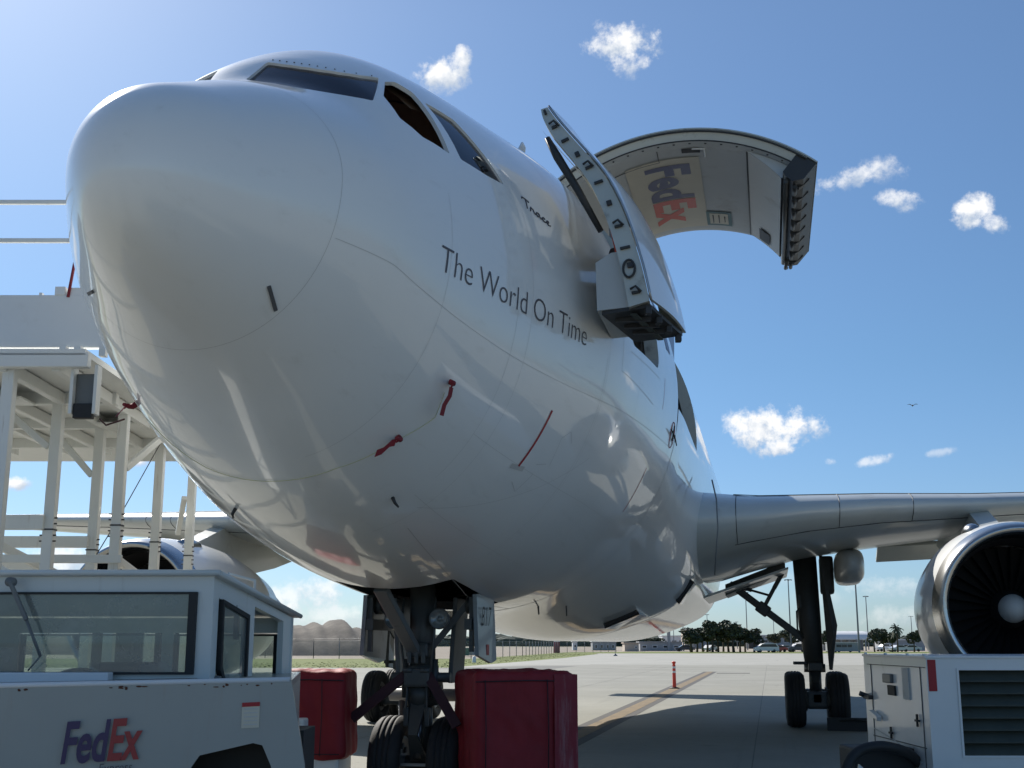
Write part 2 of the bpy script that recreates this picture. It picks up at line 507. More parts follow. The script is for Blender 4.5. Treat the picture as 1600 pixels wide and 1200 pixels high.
def frame_rect(mb, x0, x1, z0, z1, y, w, d, mi=0):
    """a rectangular frame in a plane of constant y"""
    mb.box(((x0 + x1) / 2, y, z0 + w / 2), (x1 - x0, d, w), mi=mi)
    mb.box(((x0 + x1) / 2, y, z1 - w / 2), (x1 - x0, d, w), mi=mi)
    mb.box((x0 + w / 2, y, (z0 + z1) / 2), (w, d, z1 - z0 - 2 * w), mi=mi)
    mb.box((x1 - w / 2, y, (z0 + z1) / 2), (w, d, z1 - z0 - 2 * w), mi=mi)


def glyphs(text, bold=0.0, shear=0.0, space=1.0, maxedge=None):
    """flat lettering: list of 2-D points (cap height = 1) and faces"""
    cu = bpy.data.curves.new('lettering', 'FONT')
    cu.body = text; cu.size = 1.0; cu.offset = bold; cu.shear = shear; cu.space_character = space
    cu.fill_mode = 'FRONT'; cu.resolution_u = 4
    o = bpy.data.objects.new('lettering', cu); COL.objects.link(o)
    bpy.context.view_layer.update()
    me = bpy.data.meshes.new_from_object(o.evaluated_get(bpy.context.evaluated_depsgraph_get()))
    bpy.data.objects.remove(o); bpy.data.curves.remove(cu)
    bm = bmesh.new(); bm.from_mesh(me); bpy.data.meshes.remove(me)
    bmesh.ops.remove_doubles(bm, verts=bm.verts, dist=1e-4)
    if maxedge:
        bmesh.ops.triangulate(bm, faces=bm.faces)
        for _ in range(4):
            es = [e for e in bm.edges if e.calc_length() > maxedge]
            if not es: break
            bmesh.ops.subdivide_edges(bm, edges=es, cuts=1)
            bmesh.ops.triangulate(bm, faces=bm.faces)
    bm.verts.index_update()
    P = np.array([v.co[:2] for v in bm.verts]) / .729
    Fc = [tuple(v.index for v in f.verts) for f in bm.faces]
    bm.free()
    return P, Fc


def flat_text(name, text, mat, parent, origin, ux, uy, cap, bold=0, shear=0, space=1.0, xs=1.0):
    P, Fc = glyphs(text, bold, shear, space)
    o = np.array(origin, float); ux = np.array(ux, float); uy = np.array(uy, float)
    ux /= np.linalg.norm(ux); uy /= np.linalg.norm(uy)
    mb = MB(); mb.add([o + ux * p[0] * cap * xs + uy * p[1] * cap for p in P], Fc)
    return mb.build(name, mat, parent, recalc=False), float(P[:, 0].max()) * cap * xs


# ------------------------------------------------------------------ ground


def sheet(name, pts, z, mat, kind='structure'):
    mb = MB(); mb.quad([(x, y, z) for x, y in pts])
    o = mb.build(name, mat, None, recalc=False)
    return tag(o, kind=kind)


def G(lat, dep):
    return place(lat, dep)[:2]


sheet('ground', [(-9000, -9000), (9000, -9000), (9000, 9000), (-9000, 9000)], -.06, M['scrub'])
# sandy lot behind the grass, then the grass itself
sheet('sandy_lot', [G(-260, 140), G(16, 140), G(80, 262), G(420, 262), G(420, 620), G(-420, 620)], -.045, M['sand'])
sheet('grass', [G(-240, 93.9), G(-4.9, 93.9), G(6.5, 156), G(15, 216), G(15.2, 226), G(420, 226), G(420, 275), G(30, 275), G(12, 262), G(-5, 150), G(-240, 156)], -.03, M['grass'])
sheet('light_apron', [G(-4.9, 93.8), G(2, 106), G(420, 111), G(420, 225.7), G(15.3, 225.7), G(15.1, 216), G(6.6, 156)], -.015, M['concrete_new'])
sheet('outer_apron', [G(-600, -600), G(600, -600), G(600, 111.2), G(2, 106.1), G(-4.9, 93.85), G(-600, 93.85)], -.010, M['concrete'])
apron = sheet('apron', [G(-5, -8), G(5, -8), G(58, 101), G(2, 101), G(-7, 90), G(-56, 90)], -.005, M['tar'])


def lay_slabs():
    S = 7.5; gap = .014
    mb = MB(); h = S / 2 - gap / 2
    mb.box((0, 0, -.05), (S - gap, S - gap, .1), bev=.008)
    proto = mb.build('concrete_slab', M['concrete'], apron)
    first = True
    ox, oy = 3.5, 3.0
    for i in range(-9, 14):
        for j in range(-9, 15):
            x = ox + (i + .5) * S; y = oy + (j + .5) * S
            dx, dy = x - CAM[0], y - CAM[1]
            dep = dx * FH[0] + dy * FH[1]; lat = dx * RH[0] + dy * RH[1]
            if dep > 104 or dep < -12 or abs(lat) > max(8, .52 * dep + 9.5):
                continue
            if lat < 4 and dep > 87:
                continue
            o = proto if first else proto.copy()
            if not first:
                COL.objects.link(o)
            first = False
            o.location = (x, y, 0)


lay_slabs()


def centre_line():
    t = thing('taxi_line', 'worn yellow taxi line with black borders running under the aircraft', 'pavement marking', (0, 40, 0))
    def strip(x0, x1, y0, y1, z, n=14):
        mb = MB(off=(0, -40, 0))
        for k in range(n):
            a = y0 + (y1 - y0) * k / n; b = y0 + (y1 - y0) * (k + 1) / n
            mb.quad([(x0, a, z), (x1, a, z), (x1, b, z), (x0, b, z)])
        return mb
    strip(-.42, .42, -20, 74, .003).build('black_border', M['blackmark'], t, recalc=False)
    strip(-.19, .19, -20, 74, .007).build('yellow_stripe', M['yellow'], t, recalc=False)
    d = MB(); d.box((0, 0, .01), (2.0, .22, .02)); d.build('drain_slot', M['dark'], None)
    o = bpy.data.objects['drain_slot']; o.location = place(13.5, 76.0); o.rotation_euler = (0, 0, YAW)
    tag(o, 'short dark drain slot in the concrete between yellow line and main gear', 'drain')


centre_line()

# ------------------------------------------------------------------ aircraft hull shape
Y0 = -.75
ys = np.array([0, .1, .35, .75, 1.2, 1.75, 2.2, 2.8, 3.6, 4.8, 6.5, 8.5, 10.5, 30., 34., 38., 42., 46.0]) + Y0
zt = np.array([4.7301, 5.087, 5.344, 5.555, 5.784, 6.04, 6.459, 6.83, 7.094, 7.33, 7.632, 7.785, 7.836, 7.836, 7.80, 7.68, 7.45, 6.75])
zb = np.array([4.7299, 4.412, 4.197, 3.999, 3.814, 3.557, 3.31, 3.03, 2.768, 2.502, 2.307, 2.19, 2.196, 2.196, 2.75, 3.7, 4.9, 6.15])
wd = np.array([0.0002, 0.27, 0.5, 0.755, 1.025, 1.296, 1.442, 1.607, 1.825, 2.157, 2.531, 2.73, 2.82, 2.82, 2.6, 2.05, 1.3, .3])
zm = np.array([4.73, 4.785, 4.84, 4.891, 4.953, 4.964, 4.924, 4.902, 4.892, 4.933, 5.001, 5.029, 5.016, 5.016, 5.2, 5.6, 6.1, 6.45])


def pch(x, y, t):
    h = np.diff(x); d = np.diff(y) / h; m = np.zeros_like(y)
    for i in range(1, len(x) - 1):
        if d[i - 1] * d[i] > 0:
            w1 = 2 * h[i] + h[i - 1]; w2 = h[i] + 2 * h[i - 1]; m[i] = (w1 + w2) / (w1 / d[i - 1] + w2 / d[i])
    m[0] = d[0]; m[-1] = d[-1]
    i = np.clip(np.searchsorted(x, t) - 1, 0, len(x) - 2); hh = h[i]; s = (t - x[i]) / hh
    return ((1 + 2 * s) * (1 - s) ** 2) * y[i] + s * (1 - s) ** 2 * hh * m[i] + s * s * (3 - 2 * s) * y[i + 1] + s * s * (s - 1) * hh * m[i + 1]


US = np.sqrt(ys - Y0)


def sec(y):
    q = np.sqrt(np.maximum(np.asarray(y, float) - Y0, 0))
    return [pch(US, a, q) for a in (zt, zb, wd, zm)]


def hull(y, th, off=0.0):
    """points on the skin at station y and angle th (0 = crown, + towards port), pushed out by off; and normals"""
    y = np.asarray(y, float); th = np.asarray(th, float)
    def P(y, th):
        T, B, W, Mi = sec(y); c = np.cos(th)
        return np.stack([W * np.sin(th), y, Mi + np.where(c > 0, (T - Mi) * c, (Mi - B) * c)], -1)
    p = P(y, th); e = 1e-3
    n = np.cross(P(y, th + e) - P(y, th - e), P(y + e, th) - P(np.maximum(y - e, Y0 + 1e-5), th))
    n = n / np.maximum(np.linalg.norm(n, axis=-1, keepdims=True), 1e-12)
    ctr = np.stack([0 * y, y + np.where(y < .6, .7, 0), sec(y)[3]], -1)
    sgn = np.sign(((p - ctr) * n).sum(-1, keepdims=True)); n = n * np.where(sgn == 0, 1, sgn)
    return p + n * off, n


def theta_of(y, z):
    T, B, W, Mi = sec(y); dz = z - Mi
    return np.arccos(np.clip(np.where(dz > 0, dz / (T - Mi), dz / (Mi - B)), -1, 1))


def skin_obj(name, yy, tt, faces, mat, parent, off=0.0, merge=False):
    p, n = hull(yy, tt, off)
    me = bpy.data.meshes.new(name)
    me.from_pydata([tuple(v) for v in p], [], faces)
    me.materials.append(mat)
    me.polygons.foreach_set('use_smooth', [True] * len(me.polygons))
    # make faces point outwards
    bm = bmesh.new(); bm.from_mesh(me)
    bm.verts.ensure_lookup_table()
    flip = [f for f in bm.faces if f.normal.dot(Vector(n[f.verts[0].index])) < 0]
    bmesh.ops.reverse_faces(bm, faces=flip)
    bm.to_mesh(me); bm.free()
    me.normals_split_custom_set_from_vertices([tuple(v) for v in n])
    me.update()
    o = bpy.data.objects.new(name, me); COL.objects.link(o); o.parent = parent
    return o


RS = 2.2   # radius used to make (y, th) roughly isometric while triangulating


def round_poly(poly, r, n=4):
    """round the corners of a polygon in (y, th*RS)"""
    P = [np.array(p, float) for p in poly]; out = []
    for i in range(len(P)):
        a, b, c = P[i - 1], P[i], P[(i + 1) % len(P)]
        da = a - b; dc = c - b; la = np.linalg.norm(da); lc = np.linalg.norm(dc)
        t = min(r, la * .4, lc * .4); p0 = b + da / la * t; p1 = b + dc / lc * t
        for k in range(n + 1):
            s = k / n; out.append((1 - s) ** 2 * p0 + 2 * s * (1 - s) * b + s * s * p1)
    return out


def densify(poly, d):
    out = []
    for i in range(len(poly)):
        a = np.array(poly[i]); b = np.array(poly[(i + 1) % len(poly)])
        k = max(1, int(np.ceil(np.linalg.norm(b - a) / d)))
        out += [a + (b - a) * j / k for j in range(k)]
    return out


def patch(name, poly, off, mat, parent, step=.12):
    """a sheet following the skin inside a polygon given in (y, th)"""
    area = sum(a[0] * b[1] - b[0] * a[1] for a, b in zip(poly, list(poly[1:]) + [poly[0]]))
    if area < 0:
        poly = list(poly)[::-1]
    pl = densify([np.array((y, t * RS)) for y, t in poly], step)
    lo = np.min(pl, 0); hi = np.max(pl, 0)
    g = [Vector((a, b)) for a in np.arange(lo[0] + step / 2, hi[0], step) for b in np.arange(lo[1] + step / 2, hi[1], step)]
    vs = [Vector(p) for p in pl] + g
    r = delaunay_2d_cdt(vs, [], [list(range(len(pl)))], 0, 1e-6)
    co = np.array([tuple(v) for v in r[0]]); fs = [tuple(f) for f, o in zip(r[2], r[5]) if o]
    return skin_obj(name, co[:, 0], co[:, 1] / RS, fs, mat, parent, off)


def strip(name, path, width, off, mat, parent, step=.06):
    """a narrow band along a path of (y, th) on the skin"""
    pl = []
    for (a, b) in zip(path[:-1], path[1:]):
        L = math.hypot(b[0] - a[0], (b[1] - a[1]) * RS); k = max(1, int(L / step))
        pl += [(a[0] + (b[0] - a[0]) * j / k, a[1] + (b[1] - a[1]) * j / k) for j in range(k)]
    pl.append(path[-1])
    yy = np.array([p[0] for p in pl]); tt = np.array([p[1] for p in pl])
    p, n = hull(yy, tt, off)
    d = np.gradient(p, axis=0); s = np.cross(d, n); s /= np.linalg.norm(s, axis=1, keepdims=True)
    mb = MB(); k = len(p)
    mb.add(list(p + s * width / 2) + list(p - s * width / 2), [(i, i + 1, k + i + 1, k + i) for i in range(k - 1)], 0, True)
    return mb.build(name, mat, parent, recalc=False)


plane = thing('cargo_airplane', 'white twin engine cargo airplane parked nose first with its upper doors open', 'airplane', (0, 0, 0))

WIN_TOP = [(1.348, .056), (1.315, .156), (1.310, .278), (1.336, .390), (1.404, .490), (1.538, .565), (1.755, .618)]
WIN = {'windscreen': [(1.063, .024)] + WIN_TOP + [(1.317, .784), (1.202, .7045), (1.118, .6265), (1.029, .532), (.933, .445), (.86, .357), (.905, .197)],
       'side_window': [(1.764, .6568), (1.958, .6525), (2.09, .7298), (1.996, 1.1224), (1.634, 1.0588), (1.458, .9426), (1.502, .7684)],
       'rear_side_window': [(2.148, .7936), (2.559, .8494), (2.786, 1.0221), (2.944, 1.1488), (2.602, 1.1485), (2.175, 1.1265)]}
DOOR = [(5.66, .74), (7.12, .74), (7.12, 1.586), (5.66, 1.586)]
CARGO = [(8.75, .34), (12.5, .34), (12.5, 1.752), (8.75, 1.752)]
BAY = [(5.25, PI - .27), (7.5, PI - .24), (7.5, PI + .24), (5.25, PI + .27)]


def build_skin():
    holes = []
    for nm, poly in WIN.items():
        pl = round_poly([(y, t * RS) for y, t in poly], .03, 3)
        holes.append((nm, pl))
        shift = (lambda t: .24 + (t - .024) * .70) if nm == 'windscreen' else (lambda t: t)
        holes.append((nm, [np.array((p[0] + (.06 if nm == 'windscreen' else 0), (2 * PI - shift(p[1] / RS)) * RS)) for p in pl]))
    holes.append(('entry', round_poly([(y, t * RS) for y, t in DOOR], .16, 5)))
    holes.append(('cargo', round_poly([(y, t * RS) for y, t in CARGO], .12, 4)))
    holes.append(('bay', round_poly([(y, t * RS) for y, t in BAY], .05, 2)))
    nth = 120
    tg = np.linspace(0, 2 * PI, nth + 1)
    yg = np.concatenate([np.linspace(.510, 3.2, 34), np.linspace(3.32, 12.7, 62)])
    vs = [Vector((y, t * RS)) for y in yg for t in tg]
    polys = []
    for nm, pl in holes:
        pl = densify(pl, .14)
        polys.append((nm, pl))
    fl = []
    for nm, pl in polys:
        fl.append(list(range(len(vs), len(vs) + len(pl)))); vs += [Vector(p) for p in pl]
    r = delaunay_2d_cdt(vs, [], fl, 0, 1e-6)
    co = np.array([tuple(v) for v in r[0]])
    tri = np.array([tuple(f) for f in r[2] if len(f) == 3])
    cen = co[tri].mean(1)
    inside = np.zeros(len(tri), bool)
    for nm, pl in polys:
        q = np.array(pl); x, y = cen[:, 0], cen[:, 1]; c = np.zeros(len(tri), bool)
        for a, b in zip(q, np.roll(q, -1, 0)):
            cond = (a[1] > y) != (b[1] > y)
            with np.errstate(divide='ignore', invalid='ignore'):
                c ^= cond & (x < (b[0] - a[0]) * (y - a[1]) / (b[1] - a[1]) + a[0])
        inside |= c
    fs = [tuple(int(i) for i in f) for f in tri[~inside]]
    yy = list(co[:, 0]); tt = list(co[:, 1] / RS)
    y2 = np.concatenate([[12.7], np.linspace(13.4, 29, 14), np.linspace(29.6, 45.2, 20)])
    b = len(yy)
    for y in y2:
        for t in tg:
            yy.append(y); tt.append(t)
    n1 = nth + 1
    for i in range(len(y2) - 1):
        for k in range(nth):
            fs.append((b + i * n1 + k, b + i * n1 + k + 1, b + (i + 1) * n1 + k + 1, b + (i + 1) * n1 + k))
    skin = skin_obj('fuselage_skin', np.array(yy), np.array(tt), fs, M['fus'], plane)
    # returns (the thickness of the skin round each opening)
    for nm, pl in polys:
        depth = {'entry': .16, 'cargo': .18, 'bay': .10}.get(nm, .035)
        yy = np.array([p[0] for p in pl]); tt = np.array([p[1] / RS for p in pl])
        a, _ = hull(yy, tt, 0); c, _ = hull(yy, tt, -depth); k = len(pl)
        mb = MB(); mb.add(list(a) + list(c), [(i, (i + 1) % k, k + (i + 1) % k, k + i) for i in range(k)])
        fname = {'entry': 'entry_door_frame', 'cargo': 'cargo_door_frame', 'bay': 'gear_bay_frame'}.get(nm, 'window_frame')
        mb.build(fname, M['frame'] if nm in ('entry', 'cargo') else (M['dark'] if nm == 'bay' else M['fus']), plane, recalc=False)
    # radome, seal ring
    u = np.linspace(0.0, 1, 26); yr = Y0 + 1e-6 + (0.5070 - Y0) * u ** 2
    Y, T = np.meshgrid(yr, tg, indexing='ij')
    f = [(i * n1 + k, i * n1 + k + 1, (i + 1) * n1 + k + 1, (i + 1) * n1 + k) for i in range(len(yr) - 1) for k in range(nth)]
    rad = skin_obj('radome', Y.ravel(), T.ravel(), f, M['fus'], plane)
    yr = np.array([.47, .506, .54]); Y, T = np.meshgrid(yr, tg, indexing='ij')
    f = [(i * n1 + k, i * n1 + k + 1, (i + 1) * n1 + k + 1, (i + 1) * n1 + k) for i in range(2) for k in range(nth)]
    skin_obj('radome_seal', Y.ravel(), T.ravel(), f, M['seam_soft'], rad, -.0015)
    # window panes sit just under the skin
    for nm, poly in WIN.items():
        for side in (1, -1):
            c = np.mean(poly, 0)
            pl = [((y - c[0]) * 1.1 + c[0], ((t - c[1]) * 1.1 + c[1])) for y, t in poly]
            pl = [(y, max(t, .012)) for y, t in pl]
            if side < 0:
                pl = [((y + .06, 2 * PI - (.24 + (t - .024) * .70)) if nm == 'windscreen' else (y, 2 * PI - t)) for y, t in pl]
            if nm == 'side_window' and side > 0:
                continue          # slid open on this side
            patch(nm, pl, -.022, M['cglass'], plane, .1)
    # interior surfaces
    tg2 = np.linspace(0, 2 * PI, 61)
    yl = np.linspace(5.3, 13.2, 24); Y, T = np.meshgrid(yl, tg2, indexing='ij'); n2 = len(tg2)
    def cut(y, t):
        m = .12
        for pl in (DOOR, CARGO):
            a = min(p[0] for p in pl) - m; b = max(p[0] for p in pl) + m; c = min(p[1] for p in pl) - m / 2; d = max(p[1] for p in pl) + m / 2
            if a < y < b and c < t < d:
                return True
        return BAY[0][0] - .3 < y < 7.8 and abs(t - PI) < .5
    f = []
    for i in range(len(yl) - 1):
        for k in range(n2 - 1):
            if not cut((yl[i] + yl[i + 1]) / 2, (tg2[k] + tg2[k + 1]) / 2):
                f.append((i * n2 + k, i * n2 + k + 1, (i + 1) * n2 + k + 1, (i + 1) * n2 + k))
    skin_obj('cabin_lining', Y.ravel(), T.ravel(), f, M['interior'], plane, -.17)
    mb = MB()
    fy_ = np.linspace(5.4, 13.2, 20); k = len(fy_)
    p, _ = hull(fy_, theta_of(fy_, 0 * fy_ + 4.42), -.16)
    mb.add([(q[0], q[1], 4.42) for q in p] + [(-q[0], q[1], 4.42) for q in p], [(i, i + 1, k + i + 1, k + i) for i in range(k - 1)])
    for y in (5.36, 13.25):
        a = np.linspace(0, 2 * PI, 49)[:-1]; p, _ = hull(0 * a + y, a, -.16); mb.add([tuple(q) for q in p], [tuple(range(48))])
    mb.build('cabin_floor', M['interior'], plane)
    # flight deck interior: floor, back wall, seats, coaming
    mb = MB()
    mb.box((0, 2.9, 4.95), (2.2, 2.0, .06)); mb.box((0, 1.62, 5.25), (1.5, .4, .4), bev=.08)
    a = np.linspace(0, 2 * PI, 33)[:-1]; p, _ = hull(0 * a + 3.72, a, -.13); mb.add([tuple(q) for q in p], [tuple(range(32))])
    for x in (-.55, .55):
        mb.box((x, 2.55, 5.35), (.5, .5, .14), bev=.04); mb.box((x, 2.82, 5.75), (.5, .12, .8), bev=.05)
    mb.build('flight_deck', M['cockpit'], plane)
    yl = np.linspace(1.6, 3.7, 9); tl = np.linspace(-1.3, 1.3, 25)
    Y, T = np.meshgrid(yl, tl, indexing='ij'); n2 = len(tl)
    def wcut(y, t):
        t = abs(t)
        return any(min(p[0] for p in q) - .12 < y < max(p[0] for p in q) + .12 and min(p[1] for p in q) - .08 < t < max(p[1] for p in q) + .08 for q in WIN.values())
    f = [(i * n2 + k, i * n2 + k + 1, (i + 1) * n2 + k + 1, (i + 1) * n2 + k) for i in range(len(yl) - 1) for k in range(n2 - 1)
         if not wcut((yl[i] + yl[i + 1]) / 2, (tl[k] + tl[k + 1]) / 2)]
    skin_obj('flight_deck_lining', Y.ravel(), T.ravel(), f, M['cockpit'], plane, -.12)
    return skin


skin = build_skin()


def hull_text(name, text, y0, z0, cap, mat, length=None, bold=0, shear=0, space=1.0, off=.004, dz=0.0):
    P, Fc = glyphs(text, bold, shear, space, .16)
    xs = 1.0 if length is None else length / (P[:, 0].max() * cap)
    yy = y0 + P[:, 0] * cap * xs; zz = z0 + P[:, 1] * cap + dz * P[:, 0] * cap * xs
    tt = theta_of(yy, zz)
    return skin_obj(name, yy, tt, Fc, mat, plane, off)


sx = 2.72 / glyphs('The World On Time')[0][:, 0].max()
done = ''
for word in ('The', 'World', 'On', 'Time'):
    wl = glyphs(word)[0][:, 0]; st_ = glyphs(done + word)[0][:, 0].max() - wl.max()
    hull_text('slogan_word', word, 1.60 + st_ * sx, 4.612 + .004 * st_ * sx, .222, M['letter'], length=float(wl.max()) * sx, bold=-.014, dz=.004)
    done += word + ' '


def name_script():
    """the hand-written name below the cockpit, as pen strokes on the skin"""
    strokes = [[(0, .62), (.08, .8), (.55, .82), (.62, .74)], [(.36, .8), (.3, .4), (.22, .0)],
               [(.5, .0), (.6, .3), (.66, .42), (.70, .34), (.82, .36), (.86, .1), (.98, .06)],
               [(1.32, .38), (1.14, .36), (1.04, .16), (1.12, .02), (1.26, .12), (1.36, .38), (1.34, .1), (1.46, .05)],
               [(1.86, .34), (1.7, .38), (1.56, .2), (1.64, .04), (1.8, .06), (1.94, .14)],
               [(1.98, .16), (2.16, .24), (2.16, .38), (2.04, .36), (1.98, .16), (2.08, .02), (2.3, .12)]]
    mb = MB()
    for s in strokes:
        pts = []
        for i in range(len(s) - 1):
            for k in range(4):
                t = k / 4
                p0 = np.array(s[max(0, i - 1)]); p1 = np.array(s[i]); p2 = np.array(s[i + 1]); p3 = np.array(s[min(len(s) - 1, i + 2)])
                pts.append(.5 * (2 * p1 + (p2 - p0) * t + (2 * p0 - 5 * p1 + 4 * p2 - p3) * t * t + (3 * p1 - p0 - 3 * p2 + p3) * t ** 3))
        pts.append(np.array(s[-1])); pts = np.array(pts)
        yy = 3.24 + pts[:, 0] * .215; zz = 5.70 + pts[:, 1] * .125 - .02 * pts[:, 0]
        p, n = hull(yy, theta_of(yy, zz), .004)
        mb.tube([tuple(q) for q in p], .0058, 6)
    mb.build('name_lettering', M['letter'], plane)


name_script()
patch('livery_letter', [(7.95, 1.42), (8.30, 1.42), (8.32, 1.30), (8.66, 1.30), (8.66, .42), (7.95, .42)], .004, M['purple'], plane)

# seams, service marks and small fittings on the hull
for y in (1.75, 3.15, 4.95, 6.1, 7.7, 8.45, 10.2, 12.9):
    strip('panel_seam', [(y, 1.25 if y > 3 else 1.35), (y, 1.9), (y, 2.9)], .0028, .0016, M['line'], plane)
for th in (2.25, 2.62):
    strip('panel_seam', [(2.9, th), (5.2, th + .02), (8.4, th + .03), (12.9, th + .03)], .0028, .0016, M['line'], plane)
for path, w in [([(.54, 1.927), (1.1, 1.89), (3.8, 1.884), (8.6, 1.84)], .004), ([(3.35, 2.765), (6.3, 2.935), (11.0, 2.99)], .008),
                ([(2.4, -2.80), (5.3, -2.93)], .008), ([(3.1, 2.66), (4.5, 2.30), (5.2, 2.1)], .004),
                ([(5.62, 1.62), (7.16, 1.62)], .005), ([(5.35, 1.50), (5.35, 1.72), (6.9, 1.75)], .005), ([(4.35, .2), (4.35, 1.2)], .004),
                ([(11.0, 1.8), (11.0, 2.7)], .006), ([(4.9, 1.7), (4.9, 2.6)], .004), ([(2.9, 1.7), (2.9, 2.5)], .003)]:
    strip('panel_seam', path, w, .0016, M['line'], plane)
for path, w in [([(3.938, 2.0), (3.905, 2.13), (3.869, 2.262)], .036), ([(7.472, 1.995), (7.461, 2.21)], .022), ([(7.557, 1.59), (7.508, 1.73)], .014)]:
    strip('red_guide_mark', path, w, .003, M['red'], plane)
strip('red_guide_mark', [(3.74, 2.275), (3.99, 2.262)], .05, .0025, M['line'], plane)
for path in [[(4.42, 2.20), (4.36, 2.08), (4.5, 2.04), (4.62, 2.08)], [(3.95, 2.33), (4.14, 2.36), (4.22, 2.26)], [(4.16, 2.22), (4.34, 2.20)]]:
    strip('access_panel_outline', path, .006, .002, M['line'], plane)


def static_ring():
    mb = MB()
    a = np.linspace(0, 2 * PI, 25); yy = 8.5 + .16 * np.cos(a); tt = 1.784 + .06 * np.sin(a)
    p, n = hull(yy, tt, .004); mb.tube([tuple(q) for q in p], .004, 5)
    mb.build('port_ring', M['red'], plane)
    p, n = hull(np.array([8.18, 8.5, 8.86]), np.array([1.775, 1.784, 1.81]), .03)
    mb = MB(); mb.tube([tuple(q) for q in p], [.008, .014, .007], 6); p, n = hull(np.array([8.5, 8.5]), np.array([1.74, 1.81]), .015); mb.tube([tuple(q) for q in p], .01, 6)
    mb.build('ice_probe', M['dark'], plane)


static_ring()


def hull_stub(name, y, th, L, r, mat, bend=(0, 0, 0)):
    p, n = hull(np.array([y]), np.array([th])); p = p[0]; n = n[0]
    q = p + n * L
    mb = MB(); mb.tube([tuple(p - n * .02), tuple(p + n * L * .6), tuple(q + np.array(bend))], [r * 1.3, r, r * .6], 8)
    mb.lathe([(0, r * 2.4), (.006, r * 2.4), (.006, 0)], (0, 0, 0), 'z', 12) if False else None
    return mb.build(name, mat, plane)


for nm, y, th in (('angle_vane', 2.748, 2.70), ('angle_vane', 2.75, -2.77)):
    hull_stub(nm, y, th, .09, .014, M['dark'], (0, .06, 0))
for th in (2.455, -2.30):
    a = np.array([.30, .47]); t = np.array([th + .08 * np.sign(th) * 0 - .05, th + .05])
    p, n = hull(a, t, .008)
    mb = MB(); mb.beam(p[0], p[1], .026, .012, up=tuple(n[0])); mb.build('lightning_strip', M['seal'], bpy.data.objects['radome'])
# row of fasteners above the windscreens
mb = MB()
for s in (1,):
    for k in range(12):
        f = .04 + .92 * k / 11; th = .056 + .559 * f; y = np.interp(th, [q[1] for q in WIN_TOP], [q[0] for q in WIN_TOP]) + .045
        p, n = hull(np.array([y]), np.array([s * th]), .001); mb.box(p[0], (.010, .010, .006))
tag(mb.build('window_fasteners', M['seal'], plane), kind='stuff')
# crown antenna and drain masts, keel antenna blister
p, n = hull(np.array([5.9]), np.array([.5])); mb = MB(); mb.prism([p[0] + (0, -.18, -.03), p[0] + (0, .2, -.03), p[0] + (.02, .22, .2), p[0] + (.02, .05, .2)], (.02, 0, 0)); mb.build('blade_antenna', M['white'], plane)
for y, x, L in ((8.2, .35, .10), (9.5, .72, .12), (10.4, .95, .2)):
    th = PI - math.asin(x / 2.7)
    p, n = hull(np.array([y]), np.array([th]))
    mb = MB(); mb.prism([p[0] + (0, -.05, .03), p[0] + (0, .03, .03), p[0] + (0, .06, -L), p[0] + (0, .03, -L)], (.015, 0, 0)); mb.build('drain_mast', M['dark'], plane)

# ------------------------------------------------------------------ belly fairing, wings, tail


def sstep(x, a, b):
    t = np.clip((x - a) / (b - a), 0, 1)
    return t * t * (3 - 2 * t)


def swell(y, th):
    a = np.degrees(np.abs(th - PI))
    f = (.36 + .20 * np.exp(-((a - 46) / 17.0) ** 2)) * (1 - sstep(a, 40, 84))
    return f * sstep(y, 8.8, 15.5) * (1 - sstep(y, 24.5, 30.3))


def belly():
    yv = np.linspace(8.8, 30.4, 90); tv = np.linspace(PI - math.radians(86), PI + math.radians(86), 61)
    Y, T = np.meshgrid(yv, tv, indexing='ij'); n = len(tv)
    def S(y, t):
        p, nn = hull(y, t); return p + nn * (swell(y, t) + .003)[..., None]
    P = S(Y, T); e = 1e-2
    N = np.cross(S(Y, T + e) - S(Y, T - e), S(Y + e, T) - S(Y - e, T)); N /= np.linalg.norm(N, axis=-1, keepdims=True)
    ctr = np.stack([0 * Y, Y, 0 * Y + 5.0], -1); sg = np.sign(((P - ctr) * N).sum(-1, keepdims=True)); N *= sg
    fs = [(i * n + k, i * n + k + 1, (i + 1) * n + k + 1, (i + 1) * n + k) for i in range(len(yv) - 1) for k in range(n - 1)]
    if sg.mean() < 0:
        fs = [f[::-1] for f in fs]
    me = bpy.data.meshes.new('belly_fairing'); me.from_pydata([tuple(v) for v in P.reshape(-1, 3)], [], fs); me.materials.append(M['fus'])
    me.polygons.foreach_set('use_smooth', [True] * len(fs)); me.normals_split_custom_set_from_vertices([tuple(v) for v in N.reshape(-1, 3)])
    o = bpy.data.objects.new('belly_fairing', me); COL.objects.link(o); o.parent = plane
    # ram air scoops let into the fairing
    for y, deg, w in ((13.3, 27, .56), (14.7, 46, .40)):
        for sd in (1, -1):
            t0 = PI - sd * math.radians(deg)
            def q(dy, ds, dn):
                t = t0 + np.array(ds) / 2.9; p, nn = hull(np.array([y + dy]), np.array([t])); return tuple(p[0] + nn[0] * (swell(np.array([y + dy]), np.array([t]))[0] + dn))
            h = .10; m = MB()
            m.add([q(0, -w / 2, h), q(0, w / 2, h), q(1.7, w / 2, .004), q(1.7, -w / 2, .004), q(0, -w / 2, -.01), q(0, w / 2, -.01)], [(0, 1, 2, 3), (0, 3, 4), (1, 5, 2)], 0)
            m.add([q(.01, -w / 2 + .02, h - .02), q(.01, w / 2 - .02, h - .02), q(.03, w / 2 - .02, -.005), q(.03, -w / 2 + .02, -.005)], [(0, 1, 2, 3)], 1)
            m.build('air_scoop', [M['fus'], M['black']], plane, recalc=False)
    return o


